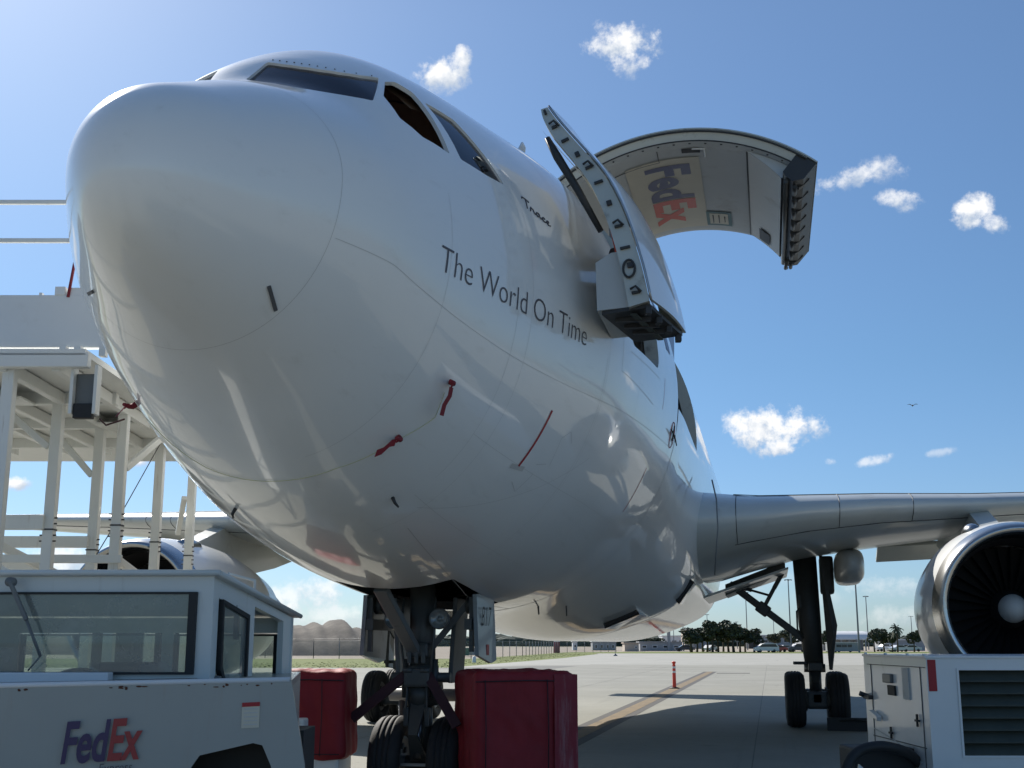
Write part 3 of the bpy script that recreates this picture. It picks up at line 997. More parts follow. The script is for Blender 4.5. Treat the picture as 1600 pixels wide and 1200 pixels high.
belly()
AF = [(0, 0), (.006, .10), (.02, .19), (.05, .295), (.10, .40), (.18, .475), (.30, .50), (.42, .48), (.55, .41), (.70, .29), (.85, .15), (1, .015)]


def loft_wing(stations, name, mat, parent, side):
    """stations: x, yLE, chord, zmid, thick, twist"""
    prof = [(c, t) for c, t in AF] + [(c, -t * .92) for c, t in AF[::-1][:-1]]
    vs = []; n = len(prof)
    for x, yl, ch, z, th, tw in stations:
        for c, t in prof:
            vs.append((side * x, yl + c * ch, z + t * th - math.sin(tw) * (c - .35) * ch))
    fs = []
    for i in range(len(stations) - 1):
        for k in range(n):
            fs.append((i * n + k, i * n + (k + 1) % n, (i + 1) * n + (k + 1) % n, (i + 1) * n + k))
    mb = MB(); mb.add(vs, fs, 0, True); mb.add(vs[-n:], [tuple(range(n))], 0)
    return mb.build(name, mat, parent)


def interp_st(st, m):
    a = np.array(st); x = np.linspace(0, len(st) - 1, m); out = []
    for c in range(a.shape[1]):
        out.append(np.interp(x, range(len(st)), a[:, c]))
    return list(zip(*out))


WST = [(2.2, 13.7, 10.2, 3.70, 1.62, .05), (2.9, 14.2, 9.7, 3.75, 1.48, .05), (3.6, 14.75, 9.1, 3.86, 1.22, .045), (4.6, 15.5, 8.3, 4.04, 1.0, .04), (6.0, 16.45, 7.3, 4.21, .83, .04), (7.9, 17.5, 6.3, 4.36, .68, .03), (12, 19.9, 5.0, 4.72, .5, .02), (17, 22.7, 3.6, 5.14, .34, .0), (21.9, 25.5, 2.2, 5.55, .2, -.02)]
for s in (1, -1):
    w = loft_wing(WST, 'wing', M['wing'], plane, s)
    # slat line, fuel panel seams on the leading edge
    def wp(x, c, up):
        a = np.array(WST); v = [np.interp(x, a[:, 0], a[:, i]) for i in range(6)]
        t = np.interp(c, [q[0] for q in AF], [q[1] for q in AF]) * (1 if up else -.92)
        return (s * x, v[1] + c * v[2], v[3] + t * v[4] - math.sin(v[5]) * (c - .35) * v[2] + (.004 if up else -.004))
    m = MB()
    for up, c in ((True, .10), (False, .07)):
        m.tube([wp(x, c, up) for x in np.linspace(3.3, 21, 40)], .008, 5)
    for x in (3.35, 5.2, 6.6, 9.4, 10.3, 14.5):
        m.tube([wp(x, c, True) for c in (.10, .05, .02, .006, 0)] + [wp(x, c, False) for c in (.006, .02, .05, .07)], .007, 5)
    m.build('slat_gap', M['dark'], w)
    # root fillet collar
    m = MB()
    m.tube([(s * 2.98, 14.0, 4.55), (s * 3.05, 13.85, 4.2), (s * 3.06, 13.8, 3.7), (s * 3.0, 13.9, 3.2), (s * 2.96, 14.3, 2.95)], .013, 8)
    m.build('root_seal', M['pole'], w)
    # flap track fairings
    for x, y, L, z in ((5.6, 19.2, 4.6, 3.52), (11.0, 20.6, 4.0, 4.12)):
        pr = [(0, .0), (.08, .13), (.3, .24), (.8, .31), (1.6, .33), (2.6, .30), (3.6, .2), (4.2, .08), (4.4, 0)]
        m = MB(); m.lathe([(a * L / 4.4, r) for a, r in pr], (0, 0, 0), 'y', 20)
        sq = lambda a, b: (math.copysign(abs(a / math.hypot(a, b)) ** .62, a) * math.hypot(a, b)) if math.hypot(a, b) > 1e-6 else 0
        m.v = [(v[0], v[1], v[2]) for v in m.v]; m.v = [(sq(v[0], v[2]), v[1], sq(v[2], v[0])) for v in m.v]
        m.v = [(s * (x + v[0] * .92), y + v[1], z + v[2] * 1.15 - .1) for v in m.v]
        m.build('flap_track_fairing', M['white'], w)
    # drooped inboard aileron behind the engine
    m = MB(); m.box((s * 7.35, 23.9, 3.98), (1.75, .9, .10), rot=(-.35, s * -.04, 0), bev=.02); m.build('aileron', M['wing'], w)
    # tailplane
    loft_wing([(.6, 38.6, 5.0, 6.35, .5, 0), (8.1, 43.2, 2.2, 7.0, .2, 0)], 'tailplane', M['wing'], plane, s)
fin = MB()
fin.prism([(0 - .15, 35.8, 7.7), (-.15, 43.9, 7.3), (-.08, 46.2, 15.8), (-.08, 43.4, 15.8)], (.3, 0, 0))
fin.build('fin', M['purple'], plane)


def engine(xc):
    zc = 2.37
    c = (xc, 0, zc)
    cowl = MB()
    cowl.lathe([(14.42, 1.395), (14.7, 1.435), (15.2, 1.465), (16.0, 1.47), (17.0, 1.40), (18.0, 1.22), (18.9, 1.02), (18.9, .9)], c, 'y', 64)
    o = cowl.build('engine', M['white'], plane)
    lip = MB()
    lip.lathe([(14.55, 1.14), (14.25, 1.15), (14.05, 1.19), (13.985, 1.25), (14.0, 1.295), (14.08, 1.335), (14.22, 1.368), (14.412, 1.398)], c, 'y', 64)
    lip.build('inlet_lip', M['chrome'], o)
    d = MB(); d.lathe([(14.552, 1.142), (14.9, 1.08), (15.5, 1.09)], c, 'y', 48); d.build('inlet_duct', M['duct'], o)
    b = MB(); b.lathe([(15.75, 1.09), (15.75, .0)], c, 'y', 48); b.build('fan_stator', M['black'], o)
    sp = MB(); sp.lathe([(14.84, 0), (14.85, .06), (14.88, .12), (14.95, .18), (15.05, .225), (15.12, .24)], c, 'y', 32, 0); sp.build('spinner', M['liner'], o)
    hb = MB(); hb.lathe([(15.121, .24), (15.4, .33)], c, 'y', 32, 0); hb.build('fan_hub', M['black'], o)
    bl = MB(); n = 6
    for i in range(n):
        r = .31 + (1.06 - .31) * i / (n - 1); a = .35 + .75 * i / (n - 1); h = .10 + .06 * i / (n - 1)
        bl.v += [(-h * math.sin(a), 15.45 - h * math.cos(a), r), (h * math.sin(a), 15.45 + h * math.cos(a), r)]
    bl.f = [(2 * i, 2 * i + 1, 2 * i + 3, 2 * i + 2) for i in range(n - 1)]; bl.m = [0] * (n - 1); bl.sm = [True] * (n - 1)
    p = bl.build('fan_blade', M['fan'], o, recalc=False)
    p.location = (xc, 0, zc)
    for k in range(1, 30):
        q = p.copy(); COL.objects.link(q); q.rotation_euler = (0, 2 * PI * k / 30, 0)
    core = MB(); core.lathe([(18.85, .85), (19.8, .72), (20.6, .5), (20.6, .38), (21.3, 0)], c, 'y', 40); core.build('core_nozzle', M['steel'], o)
    py = MB()
    s = 1 if xc > 0 else -1
    prof = [(15.9, 3.70), (16.8, 3.98), (17.8, 4.30), (22.0, 4.25), (22.6, 4.0), (20.5, 3.55), (18.9, 3.3), (16.0, 3.5)]
    py.prism([(xc - .19, a, b) for a, b in prof], (.38, 0, 0))
    py.build('pylon', M['wing'], o)
    # nacelle strake and lower drain fairing
    a = MB(); a.lathe([(0, .02), (.02, .1), (.3, .16), (.7, .12), (.9, 0)], (xc - s * .55, 14.9, zc + 1.30), 'y', 16); a.build('air_scoop', M['chrome'], o)


engine(7.9); engine(-7.9)

# ------------------------------------------------------------------ landing gear


def wheel(parent, c, r, w, name='wheel'):
    h = w / 2
    mb = MB()
    prof = [(-h * .62, r * .56), (-h * .9, r * .66), (-h, r * .78), (-h * .94, r * .90), (-h * .74, r * .965), (-h * .5, r * .99)]
    for g in (-.34, 0, .34):
        prof += [(h * (g - .045), r), (h * (g - .03), r * .978), (h * (g + .03), r * .978), (h * (g + .045), r)]
    prof += [(h * .5, r * .99), (h * .74, r * .965), (h * .94, r * .90), (h, r * .78), (h * .9, r * .66), (h * .62, r * .56)]
    mb.lathe(prof, (0, 0, 0), 'x', 40, 0)
    for s in (-1, 1):
        mb.lathe([(s * h * .62, r * .565), (s * h * .72, r * .53), (s * h * .55, r * .47), (s * h * .45, r * .2), (s * h * .8, r * .16), (s * h * .8, 0)], (0, 0, 0), 'x', 32, 1)
        for k in range(8):
            a = 2 * PI * k / 8; mb.box((s * h * .52, r * .34 * math.cos(a), r * .34 * math.sin(a)), (.03, r * .12, r * .12), mi=2)
    o = mb.build(name, [M['tyre'], M['rim'], M['dark']], parent)
    o.location = c
    return o


def nose_gear():
    X, Y = 0, 6.5
    g = MB()
    g.tube([(0, 6.42, 2.5), (0, 6.46, 1.3)], .145, 20); g.tube([(0, 6.46, 1.34), (0, 6.47, 1.12)], .19, 20); g.tube([(0, 6.46, 1.55), (0, 6.46, 1.45)], .18, 20)
    g.tube([(0, 6.47, 1.12), (0, 6.5, .52)], .115, 16)
    g.tube([(-.3, 6.5, .5), (.3, 6.5, .5)], .075, 14)
    # steering collar, actuators, lugs
    g.tube([(-.34, 6.40, 1.42), (.34, 6.40, 1.42)], .055, 12); g.box((0, 6.28, 1.42), (.3, .16, .2), bev=.03); g.box((0, 6.3, 1.72), (.26, .2, .16), bev=.03)
    for s in (-1, 1):
        g.tube([(s * .17, 6.36, 1.62), (s * .17, 6.33, 1.2)], .035, 10)
        g.box((s * .12, 6.27, 1.0), (.06, .1, .2), bev=.015)
        g.tube([(s * .1, 6.3, 1.1), (s * .2, 6.2, 1.9), (s * .18, 6.3, 2.3)], .016, 8)
        g.tube([(s * .05, 6.28, .7), (s * .12, 6.22, 1.1), (s * .1, 6.25, 1.5)], .012, 8)
        g.beam((s * .52, 6.5, 2.25), (s * .12, 6.42, 1.75), .07, .07)
        g.tube([(s * .5, 6.5, 2.22), (s * .58, 6.5, 2.22)], .1, 16)
    for k in (-.08, 0, .08):
        g.box((k, 6.2, 1.64), (.045, .05, .13), bev=.01)
    o = g.build('nose_gear', M['gear'], plane)
    c = MB(); c.tube([(0, 6.30, .92), (0, 6.30, .56)], .035, 14); c.box((0, 6.2, .50), (.32, .03, .03)); c.build('chrome_rod', M['steel'], o)
    t = MB(); t.prism([(-.09, 6.30, 1.15), (.09, 6.30, 1.15), (.05, 6.08, .82), (-.05, 6.08, .82)], (0, .05, 0)); t.prism([(-.05, 6.08, .82), (.05, 6.08, .82), (.1, 6.36, .52), (-.1, 6.36, .52)], (0, .05, .0)); t.build('torque_link', M['gear'], o)
    b = MB(); b.beam((-.16, 5.35, 2.36), (-.03, 6.3, 1.66), .15, .08, bev=.01)
    b.tube([(-.21, 5.36, 2.34), (-.09, 6.30, 1.68)], .013, 6); b.tube([(-.11, 5.36, 2.36), (.03, 6.30, 1.68)], .013, 6)
    b.build('drag_brace', M['gear_light'], o)
    for s in (-1, 1):
        d = MB(); d.box((s * .33, 6.78, 1.83), (.05, .55, .95), rot=(0, s * .06, 0), bev=.02); d.build('aft_gear_door', M['gear_light'] if s < 0 else M['gear'], o)
        l = MB(); l.lathe([(0, .115), (-.02, .118), (-.035, .112), (-.02, .102)], (0, 0, 0), 'y', 24, 0); l.lathe([(-.035, .112), (0, .115), (.03, .1), (.12, .05), (.12, 0)], (0, 0, 0), 'y', 24, 0); l.lathe([(-.02, .102), (.01, .075), (.03, .03), (.0, .02), (-.01, 0)], (0, 0, 0), 'y', 24, 1)
        q = l.build('taxi_light', [M['gear_light'], M['lampglass']], o); q.location = (s * .26, 6.2, 2.06)
        wheel(o, (s * .33, 6.5, .5), .5, .36)
    for s in (-1, 1):
        d = MB()
        x = s * .66
        poly = [(x, 6.28, 2.33), (x, 7.16, 2.36), (x + s * .04, 7.14, 1.60), (x + s * .035, 6.9, 1.57), (x + s * .03, 6.28, 1.66)]
        d.prism(poly, (-s * .045, 0, 0))
        dd = d.build('nose_gear_door', M['door_grey'], plane)
        r = MB(); r.box((x - s * .09, 6.6, 2.0), (.08, .7, .12)); r.box((x - s * .07, 6.35, 2.0), (.05, .05, .6)); r.build('door_stiffener', M['gear'], dd)
        if s > 0:
            flat_text('fleet_number', '817', M['black'], dd, (x + .0235, 6.42, 1.985), (0, 1, 0), (.04, 0, .75), .23, bold=-.004, space=1.08, xs=.95)
            mk = MB(); mk.box((x + .031, 6.72, 1.72), (.004, .13, .12)); mk.build('red_decal', M['red'], dd)
    return o


nose_gear()


def main_gear(s):
    x = 4.8 * s; Y = 21.7
    g = MB()
    g.tube([(x - s * .12, Y, 4.05), (x - s * .06, Y, 2.2), (x, Y, 1.25)], [.27, .25, .2], 20); g.tube([(x, Y, 1.3), (x, Y, .6)], .135, 16); g.tube([(x, Y, 1.34), (x, Y, 1.16)], .235, 20)
    g.box((x, Y, .62), (.26, 1.7, .26), bev=.05)
    for yy in (-.7, .7):
        g.tube([(x - .5, Y + yy, .585), (x + .5, Y + yy, .585)], .085, 14); g.box((x, Y + yy, .585), (.5, .3, .38), bev=.08)
        for k in (-1, 1): g.tube([(x + k * .22, Y + yy, .585), (x + k * .3, Y + yy, .585)], .23, 20)
    g.box((x, Y - .3, 1.28), (.3, .3, .18), bev=.03); g.box((x - .32, Y - .1, 1.36), (.3, .1, .07), bev=.02)
    g.tube([(x - .24, Y - .15, 2.6), (x - .34, Y - .15, 2.5), (x - .34, Y - .15, 2.1), (x - .22, Y - .15, 1.9)], .02, 8)
    g.box((x - .24, Y - .15, 2.72), (.1, .1, .3), bev=.02)
    o = g.build('main_gear', M['gear'], plane)
    t = MB(); t.prism([(x - .13, Y - .25, 1.22), (x + .13, Y - .25, 1.22), (x + .06, Y - .62, .95), (x - .06, Y - .62, .95)], (0, .06, 0)); t.build('torque_link', M['gear'], o)
    b = MB(); b.beam((s * 2.98, Y, 3.14), (s * 4.62, Y, 1.86), .2, .16, bev=.03); b.box((s * 3.72, Y, 2.56), (.3, .24, .26), rot=(0, s * .65, 0), bev=.04); b.build('side_brace', M['gear'], o)
    l = MB(); l.beam((s * 3.74, Y, 2.6), (s * 3.98, Y, 3.02), .09, .09, bev=.01); l.beam((s * 3.98, Y, 3.02), (s * 4.22, Y, 3.42), .11, .1, bev=.01); l.tube([(s * 3.1, Y - .05, 3.1), (s * 3.48, Y - .05, 2.98)], .045, 10); l.tube([(s * 3.48, Y - .05, 2.98), (s * 3.85, Y - .05, 2.87)], .028, 10); l.build('lock_link', M['gear'], o)
    d = MB()
    d.prism([(x + s * .20, Y - .42, 3.75), (x + s * .24, Y + .55, 3.75), (x + s * .50, Y + .5, 2.2), (x + s * .34, Y + .35, 1.20), (x + s * .30, Y - .3, 1.24), (x + s * .42, Y - .42, 2.0)], (s * .07, 0, 0))
    d.box((x + s * .36, Y - .1, 3.3), (.3, .5, .85), bev=.08)
    d.build('main_gear_door', M['gear'], o)
    hd = MB(); hd.prism([(s * 2.2, 20.2, 2.72), (s * 4.3, 20.2, 3.42), (s * 4.3, 23.2, 3.40), (s * 2.2, 23.2, 2.70)], (0, 0, -.05)); hd.prism([(s * 2.9, 21.2, 2.85), (s * 4.25, 21.2, 3.36), (s * 4.25, 22.9, 3.36), (s * 2.9, 22.9, 2.85)], (0, 0, .25), mi=1)
    hd.build('gear_well_edge', [M['white'], M['gear_light']], o)
    for dx in (-.463, .463):
        for dy in (-.7, .7):
            wheel(o, (x + dx, Y + dy, .585), .585, .42)
    return o


main_gear(1); main_gear(-1)

# ------------------------------------------------------------------ entry door, swung out and forward


def entry_door():
    OUT = [(1.96, 6.93), (2.04, 6.80), (2.21, 6.58), (2.40, 6.34), (2.54, 6.15), (2.70, 5.78), (2.80, 5.43), (2.86, 5.20), (2.91, 4.91)]
    k = len(OUT)
    t = np.linspace(0, 1, 25); s = np.linspace(0, 1, k)
    ox = np.interp(t, s, [p[0] for p in OUT]); oz = np.interp(t, s, [p[1] for p in OUT])
    # smooth the outline
    for _ in range(3):
        ox[1:-1] = (ox[:-2] + 2 * ox[1:-1] + ox[2:]) / 4; oz[1:-1] = (oz[:-2] + 2 * oz[1:-1] + oz[2:]) / 4
    yf, ya = 3.80, 5.10
    yy = np.linspace(yf, ya, 9)
    def surf(off):
        vs = []
        for y in yy:
            f = (y - yf) / (ya - yf)
            sh = .225 * f + .035 * math.sin(PI * f)
            for a, b in zip(ox, oz):
                vs.append((a + sh - off * .93, y, b - off * .25))
        return vs
    n = len(ox)
    def grid(m=9):
        return [(i * n + j, i * n + j + 1, (i + 1) * n + j + 1, (i + 1) * n + j) for i in range(m - 1) for j in range(n - 1)]
    door = MB(); door.add(surf(0), grid(), 0, True); door.add(surf(.025), grid(), 1, True)
    a = surf(0); b = surf(.025)
    for i in range(8):
        for e in (0, n - 1):
            door.add([a[i * n + e], a[(i + 1) * n + e], b[(i + 1) * n + e], b[i * n + e]], [(0, 1, 2, 3)], 1)
    o = door.build('entry_door', [M['fus'], M['frame']], plane, recalc=False)
    # front and rear frame faces with a flange
    def edge(y, f, name):
        sh = .225 * f
        th = np.interp(t, [0, .06, .2, .7, 1], [.07, .10, .15, .19, .21])
        e = MB()
        A = [(x + sh - .028, y, z - .006) for x, z in zip(ox, oz)]; B = [(x + sh - .028 - q * .93, y, z - q * .25 - .004) for x, z, q in zip(ox, oz, th)]
        d = .09 if f < .5 else -.09
        A2 = [(p[0], p[1] + d, p[2]) for p in A]; B2 = [(p[0], p[1] + d, p[2]) for p in B]
        e.add(A + B, [(i, i + 1, n + i + 1, n + i) for i in range(n - 1)])
        e.add(B + B2, [(i, i + 1, n + i + 1, n + i) for i in range(n - 1)])
        e.add([A[-1], B[-1], B2[-1], A2[-1]], [(0, 1, 2, 3)]); e.add([A[0], B[0], B2[0], A2[0]], [(0, 1, 2, 3)])
        return e.build(name, M['frame'], o, recalc=False), B, th
    fr, B, th = edge(yf + .012, 0, 'door_edge_frame')
    edge(ya - .012, 1, 'door_edge_frame')
    # latches, rollers and oval cut-outs along the front edge
    for i, q in enumerate(np.linspace(.08, .96, 11)):
        j = int(q * (n - 1)); m = MB()
        x = ox[j] - .03 - th[j] * .5; z = oz[j] - .02
        sl = math.atan2(ox[min(j + 1, n - 1)] - ox[j - 1], -(oz[min(j + 1, n - 1)] - oz[j - 1]))
        m.box((x, yf - .004, z), (th[j] * (.28 + .22 * ((i * 7) % 3) / 2), .03, .026 if i % 3 else .05), rot=(0, -sl * .6, 0), bev=.006)
        if i % 3 == 1:
            m.tube([(x - .05, yf - .02, z + .03), (x, yf - .045, z + .05), (x + .05, yf - .02, z + .0)], .012, 6)
        m.build('door_latch', M['dark'], o)
    m = MB(); a = np.linspace(0, 2 * PI, 17)
    m.tube([(2.70 + .055 * math.cos(q), yf - .012, 5.22 + .085 * math.sin(q)) for q in a], .012, 6); m.build('latch_ring', M['dark'], o)
    # seal along the outer rim
    m = MB(); m.tube([(x - .012, yf - .004, z) for x, z in zip(ox, oz)], .011, 6); m.build('door_seal', M['steel'], o)
    # slide bustle on the inner face
    bx = MB()
    bx.prism([(2.70, 3.90, 5.44), (2.52, 3.90, 5.42), (2.37, 3.90, 5.33), (2.38, 3.90, 4.86), (2.74, 3.90, 4.88)], (0, 1.1, 0))
    bx.build('slide_bustle', M['liner'], o)
    ub = MB()
    ub.prism([(2.42, 3.93, 4.858), (2.88, 3.86, 4.89), (3.10, 5.05, 4.90), (2.62, 4.98, 4.84)], (0, 0, -.035))
    for q in (.2, .45, .7):
        ub.box((2.55 + .22 * q + .1, 3.95 + 1.0 * q, 4.82), (.34, .05, .04), rot=(0, 0, .1))
    for q in (0, .33, .66, 1):
        ub.box((2.86 + .2 * q, 3.9 + 1.1 * q, 4.83), (.06, .09, .08), rot=(0, 0, .2), bev=.01)
    ub.build('door_sill_latches', M['dark'], o)
    y = MB(); y.box((2.80, 4.45, 4.815), (.06, 1.05, .012), rot=(0, 0, -.16)); y.build('sill_strip', M['louvre'], o)
    # inner lining above the bustle
    l = MB()
    A = [(x - .20, yf + .1, z - .05) for x, z in zip(ox[3:14], oz[3:14])]; C2 = [(p[0] + .2, ya - .08, p[2]) for p in A]; kk = len(A)
    l.add(A + C2, [(i, i + 1, kk + i + 1, kk + i) for i in range(kk - 1)], 0, True); l.build('inner_lining', M['liner'], o, recalc=False)
    # hinge arm, guide link and orange flap
    h = MB()
    h.tube([(1.92, 3.85, 6.62), (2.02, 3.88, 6.42), (2.2, 3.92, 6.10), (2.42, 3.95, 5.66)], [.03, .045, .04, .03], 8)
    h.beam((2.25, 5.6, 5.75), (2.62, 4.4, 5.72), .1, .12, bev=.02); h.beam((2.2, 5.62, 5.40), (2.6, 4.5, 5.44), .09, .1, bev=.02); h.tube([(2.28, 5.0, 5.25), (2.52, 4.1, 5.5)], .04, 8)
    h.build('hinge_arm', M['dark'], o)
    f = MB(); f.prism([(2.50, 3.93, 5.72), (2.545, 3.93, 5.72), (2.63, 3.93, 5.37), (2.57, 3.93, 5.36)], (0, .05, 0)); f.build('girt_bar_flap', M['orange'], o)
    return o


entry_door()

# ------------------------------------------------------------------ main deck cargo door, raised


def cargo_door():
    cx, cz, R = 2.95, 5.9, 2.85
    y0, y1 = 8.72, 12.62
    def pt(a, r, y):
        a = math.radians(a); return (cx + r * math.sin(a), y, cz + r * math.cos(a))
    A = np.linspace(-46, 39, 44)
    yy = np.linspace(y0, y1, 9)
    n = len(A)
    g = [(i * n + j, i * n + j + 1, (i + 1) * n + j + 1, (i + 1) * n + j) for i in range(8) for j in range(n - 1)]
    d = MB()
    d.add([pt(a, R, y) for y in yy for a in A], g, 0, True)
    d.add([pt(a, R - .02, y) for y in yy for a in A], g, 1, True)
    for y in (y0, y1):
        d.add([pt(a, R, y) for a in A] + [pt(a, R - .02, y) for a in A], [(i, i + 1, n + i + 1, n + i) for i in range(n - 1)], 1)
    o = d.build('cargo_door', [M['fus'], M['frame']], plane, recalc=False)
    # edge frames fore and aft
    for y, s in ((y0 + .012, 1), (y1 - .012, -1)):
        A2 = np.linspace(-46, 36, 38); k = len(A2)
        f = MB()
        a = [pt(q, R - .024, y) for q in A2]; b = [pt(q, R - .17, y + s * .06) for q in A2]; c = [pt(q, R - .185, y + s * .2) for q in A2]
        f.add(a + b, [(i, i + 1, k + i + 1, k + i) for i in range(k - 1)], 0, True); f.add(b + c, [(i, i + 1, k + i + 1, k + i) for i in range(k - 1)], 1, True)
        fo = f.build('door_edge_frame', [M['frame'], M['liner']], o, recalc=False)
        if s > 0:
            m = MB(); m.tube([pt(q, R - .05, y - .012) for q in A2], .014, 6); m.tube([pt(q, R - .165, y + .05) for q in A2], .01, 6); m.build('edge_seal', M['dark'], fo)
            m = MB()
            for q in np.linspace(-40, 30, 16):
                m.box(pt(q, R - .176, y + .12), (.03, .03, .01))
            tag(m.build('rivet_heads', M['dark'], fo), kind='stuff')
    # lining: a long panel and a shorter one nearer the lip
    def lining(a0, a1, r0, r1, name, seg):
        q = np.linspace(a0, a1, seg + 1); r = np.linspace(r0, r1, seg + 1); m = MB(); k = seg + 1
        m.add([pt(x, z, y0 + .2) for x, z in zip(q, r)] + [pt(x, z, y1 - .2) for x, z in zip(q, r)], [(i, i + 1, k + i + 1, k + i) for i in range(seg)], 0, True)
        m.add([pt(x, z, y0 + .2) for x, z in zip(q, r)] + [pt(x, z + .05, y0 + .2) for x, z in zip(q, r)], [(i, i + 1, k + i + 1, k + i) for i in range(seg)], 0)
        e = [pt(a1, r1, y0 + .2), pt(a1, r1, y1 - .2), pt(a1, r1 + .05, y1 - .2), pt(a1, r1 + .05, y0 + .2)]; m.add(e, [(0, 1, 2, 3)], 0)
        return m.build(name, M['liner'], o, recalc=False)
    qa = np.linspace(19, 32.4, 8); k8 = 8
    for y in (y0 + .19, y1 - .19):
        fl = MB(); fl.add([pt(a, R - .19, y) for a in qa] + [pt(a, np.interp(a, [19.2, 32.4], [2.655, 2.465]), y) for a in qa], [(i, i + 1, k8 + i + 1, k8 + i) for i in range(k8 - 1)])
        fl.build('lining_gusset', M['liner'], o, recalc=False)
    lin = lining(-45, 18.9, 2.66, 2.665, 'lining_panel', 26)
    lining(19.2, 32, 2.655, 2.47, 'lining_panel', 6)
    m = MB(); m.tube([pt(19.05, 2.655, y) for y in (y0 + .2, y1 - .2)], .012, 6); m.build('lining_seam', M['seal'], o)
    m = MB(); m.tube([pt(a, 2.653, 9.35) for a in np.linspace(-30, -8, 8)], .006, 5); m.tube([pt(-8, 2.653, 9.35), pt(-8, 2.653, 8.95)], .006, 5); m.build('lining_seam', M['seal'], o)
    # lip: latch beam with hooks
    e = MB()
    ins = [(32.2, 2.50), (33.5, 2.46), (36.5, 2.45), (38.8, 2.55), (39, R - .03)]
    k = len(ins)
    e.add([pt(a, r, y0 + .02) for a, r in ins] + [pt(a, r, y1 - .02) for a, r in ins], [(i, i + 1, k + i + 1, k + i) for i in range(k - 1)], 0)
    for y in (y0 + .02, y1 - .02):
        e.add([pt(a, r, y) for a, r in ins] + [pt(33, R - .03, y)], [tuple(range(k + 1))], 0)
    be = e.build('latch_beam', M['dark'], o, recalc=False)
    for i in range(8):
        y = y0 + .25 + i * (y1 - y0 - .5) / 7
        h = MB()
        h.prism([pt(36.4, 2.47, y), pt(38.3, 2.49, y), pt(39.0, 2.56, y), pt(39.3, 2.66, y), pt(38.6, 2.70, y), pt(37, 2.55, y)], (0, .09, 0))
        h.tube([pt(37.5, 2.44, y - .1), pt(37.5, 2.44, y + .2)], .03, 8)
        h.build('latch_hook', M['dark'], be)
    m = MB(); m.tube([pt(34.3, 2.43, y0 + .1), pt(34.3, 2.43, y1 - .1)], .035, 8); m.tube([pt(36, 2.42, y1 - .4), pt(36.4, 2.36, y1 - .15), pt(36, 2.42, y1 + .02)], .03, 8); m.build('torque_tube', M['gear'], be)
    # openings and placards on the lining
    def plate(a0, a1, ya, yb, r, mat, name, par):
        m = MB(); q = np.linspace(a0, a1, 7); k = 7
        m.add([pt(x, r, ya) for x in q] + [pt(x, r, yb) for x in q], [(i, i + 1, k + i + 1, k + i) for i in range(k - 1)], 0, True)
        return m.build(name, mat, par, recalc=False)
    plate(-.7, 4.8, 8.98, 9.13, 2.652, M['black'], 'pull_handle_recess', lin)
    m = MB(); m.tube([pt(2.5, 2.64, 8.96), pt(6.2, 2.64, 8.96), pt(6.3, 2.62, 9.2)], .012, 6); m.build('pull_handle', M['white'], lin)
    m = MB(); m.prism([pt(23, 2.575, 11.75), pt(27.5, 2.515, 11.75), pt(27.5, 2.515, 12.25), pt(23, 2.575, 12.25)], (0, 0, .004)); m.build('inspection_window', M['black'], o)
    plate(-19, 4.2, 9.28, 12.25, 2.652, M['sheet'], 'logo_sheet', lin)
    def dtext(name, text, mat, y_start, y_end, a0, a1, r, par, bold, xs_from=None):
        P, Fc = glyphs(text, bold, 0, 1.03, .2)
        P[:, 0] -= P[:, 0].min(); L = P[:, 0].max()
        m = MB(); m.add([pt(a0 + (a1 - a0) * p[1], r, y_start + (y_end - y_start) * p[0] / L) for p in P], Fc)
        return m.build(name, mat, par, recalc=False)
    dtext('logo_lettering', 'Fed', M['purple'], 9.50, 10.86, -12.5, 1.3, 2.647, lin, .035)
    dtext('logo_lettering', 'Ex', M['orange'], 10.90, 11.95, -12.5, 1.3, 2.647, lin, .035)
    plate(3.9, 12.6, 11.55, 12.20, 2.650, M['teal'], 'placard', lin); plate(5.0, 11.4, 11.63, 12.12, 2.646, M['sheet'], 'placard_face', lin)
    for a, b, c in ((6.2, 11.70, 12.05), (8.2, 11.7, 12.05), (10.2, 11.75, 12.0)):
        m = MB(); m.tube([pt(a, 2.642, b), pt(a, 2.642, c)], .008, 5); m.build('placard_line', M['dark'], lin)
    # hinge arms
    for y in (y0 + .3, 10.0, 11.3, y1 - .3):
        m = MB(); m.tube([(.80, y, 7.60), (.78, y, 7.86), (1.0, y, 7.98), pt(-42, R - .1, y)], .05, 8); m.build('hinge_arm', M['dark'], o)
    m = MB(); m.tube([(1.95, 8.9, 6.95), pt(-24, 2.62, 8.95)], .035, 8); m.tube([(1.55, 8.95, 7.2), pt(-38, 2.62, 9.0)], .03, 8); m.build('actuator', M['steel'], o)
    return o


cargo_door()
# lamp glowing inside the cargo opening
mb = MB(); mb.lathe([(-.05, 0), (-.035, .035), (0, .05), (.035, .035), (.05, 0)], (2.42, 11.0, 4.83), 'z', 12); mb.build('cabin_lamp', M['bulb'], plane)

# ------------------------------------------------------------------ pitot covers and cord


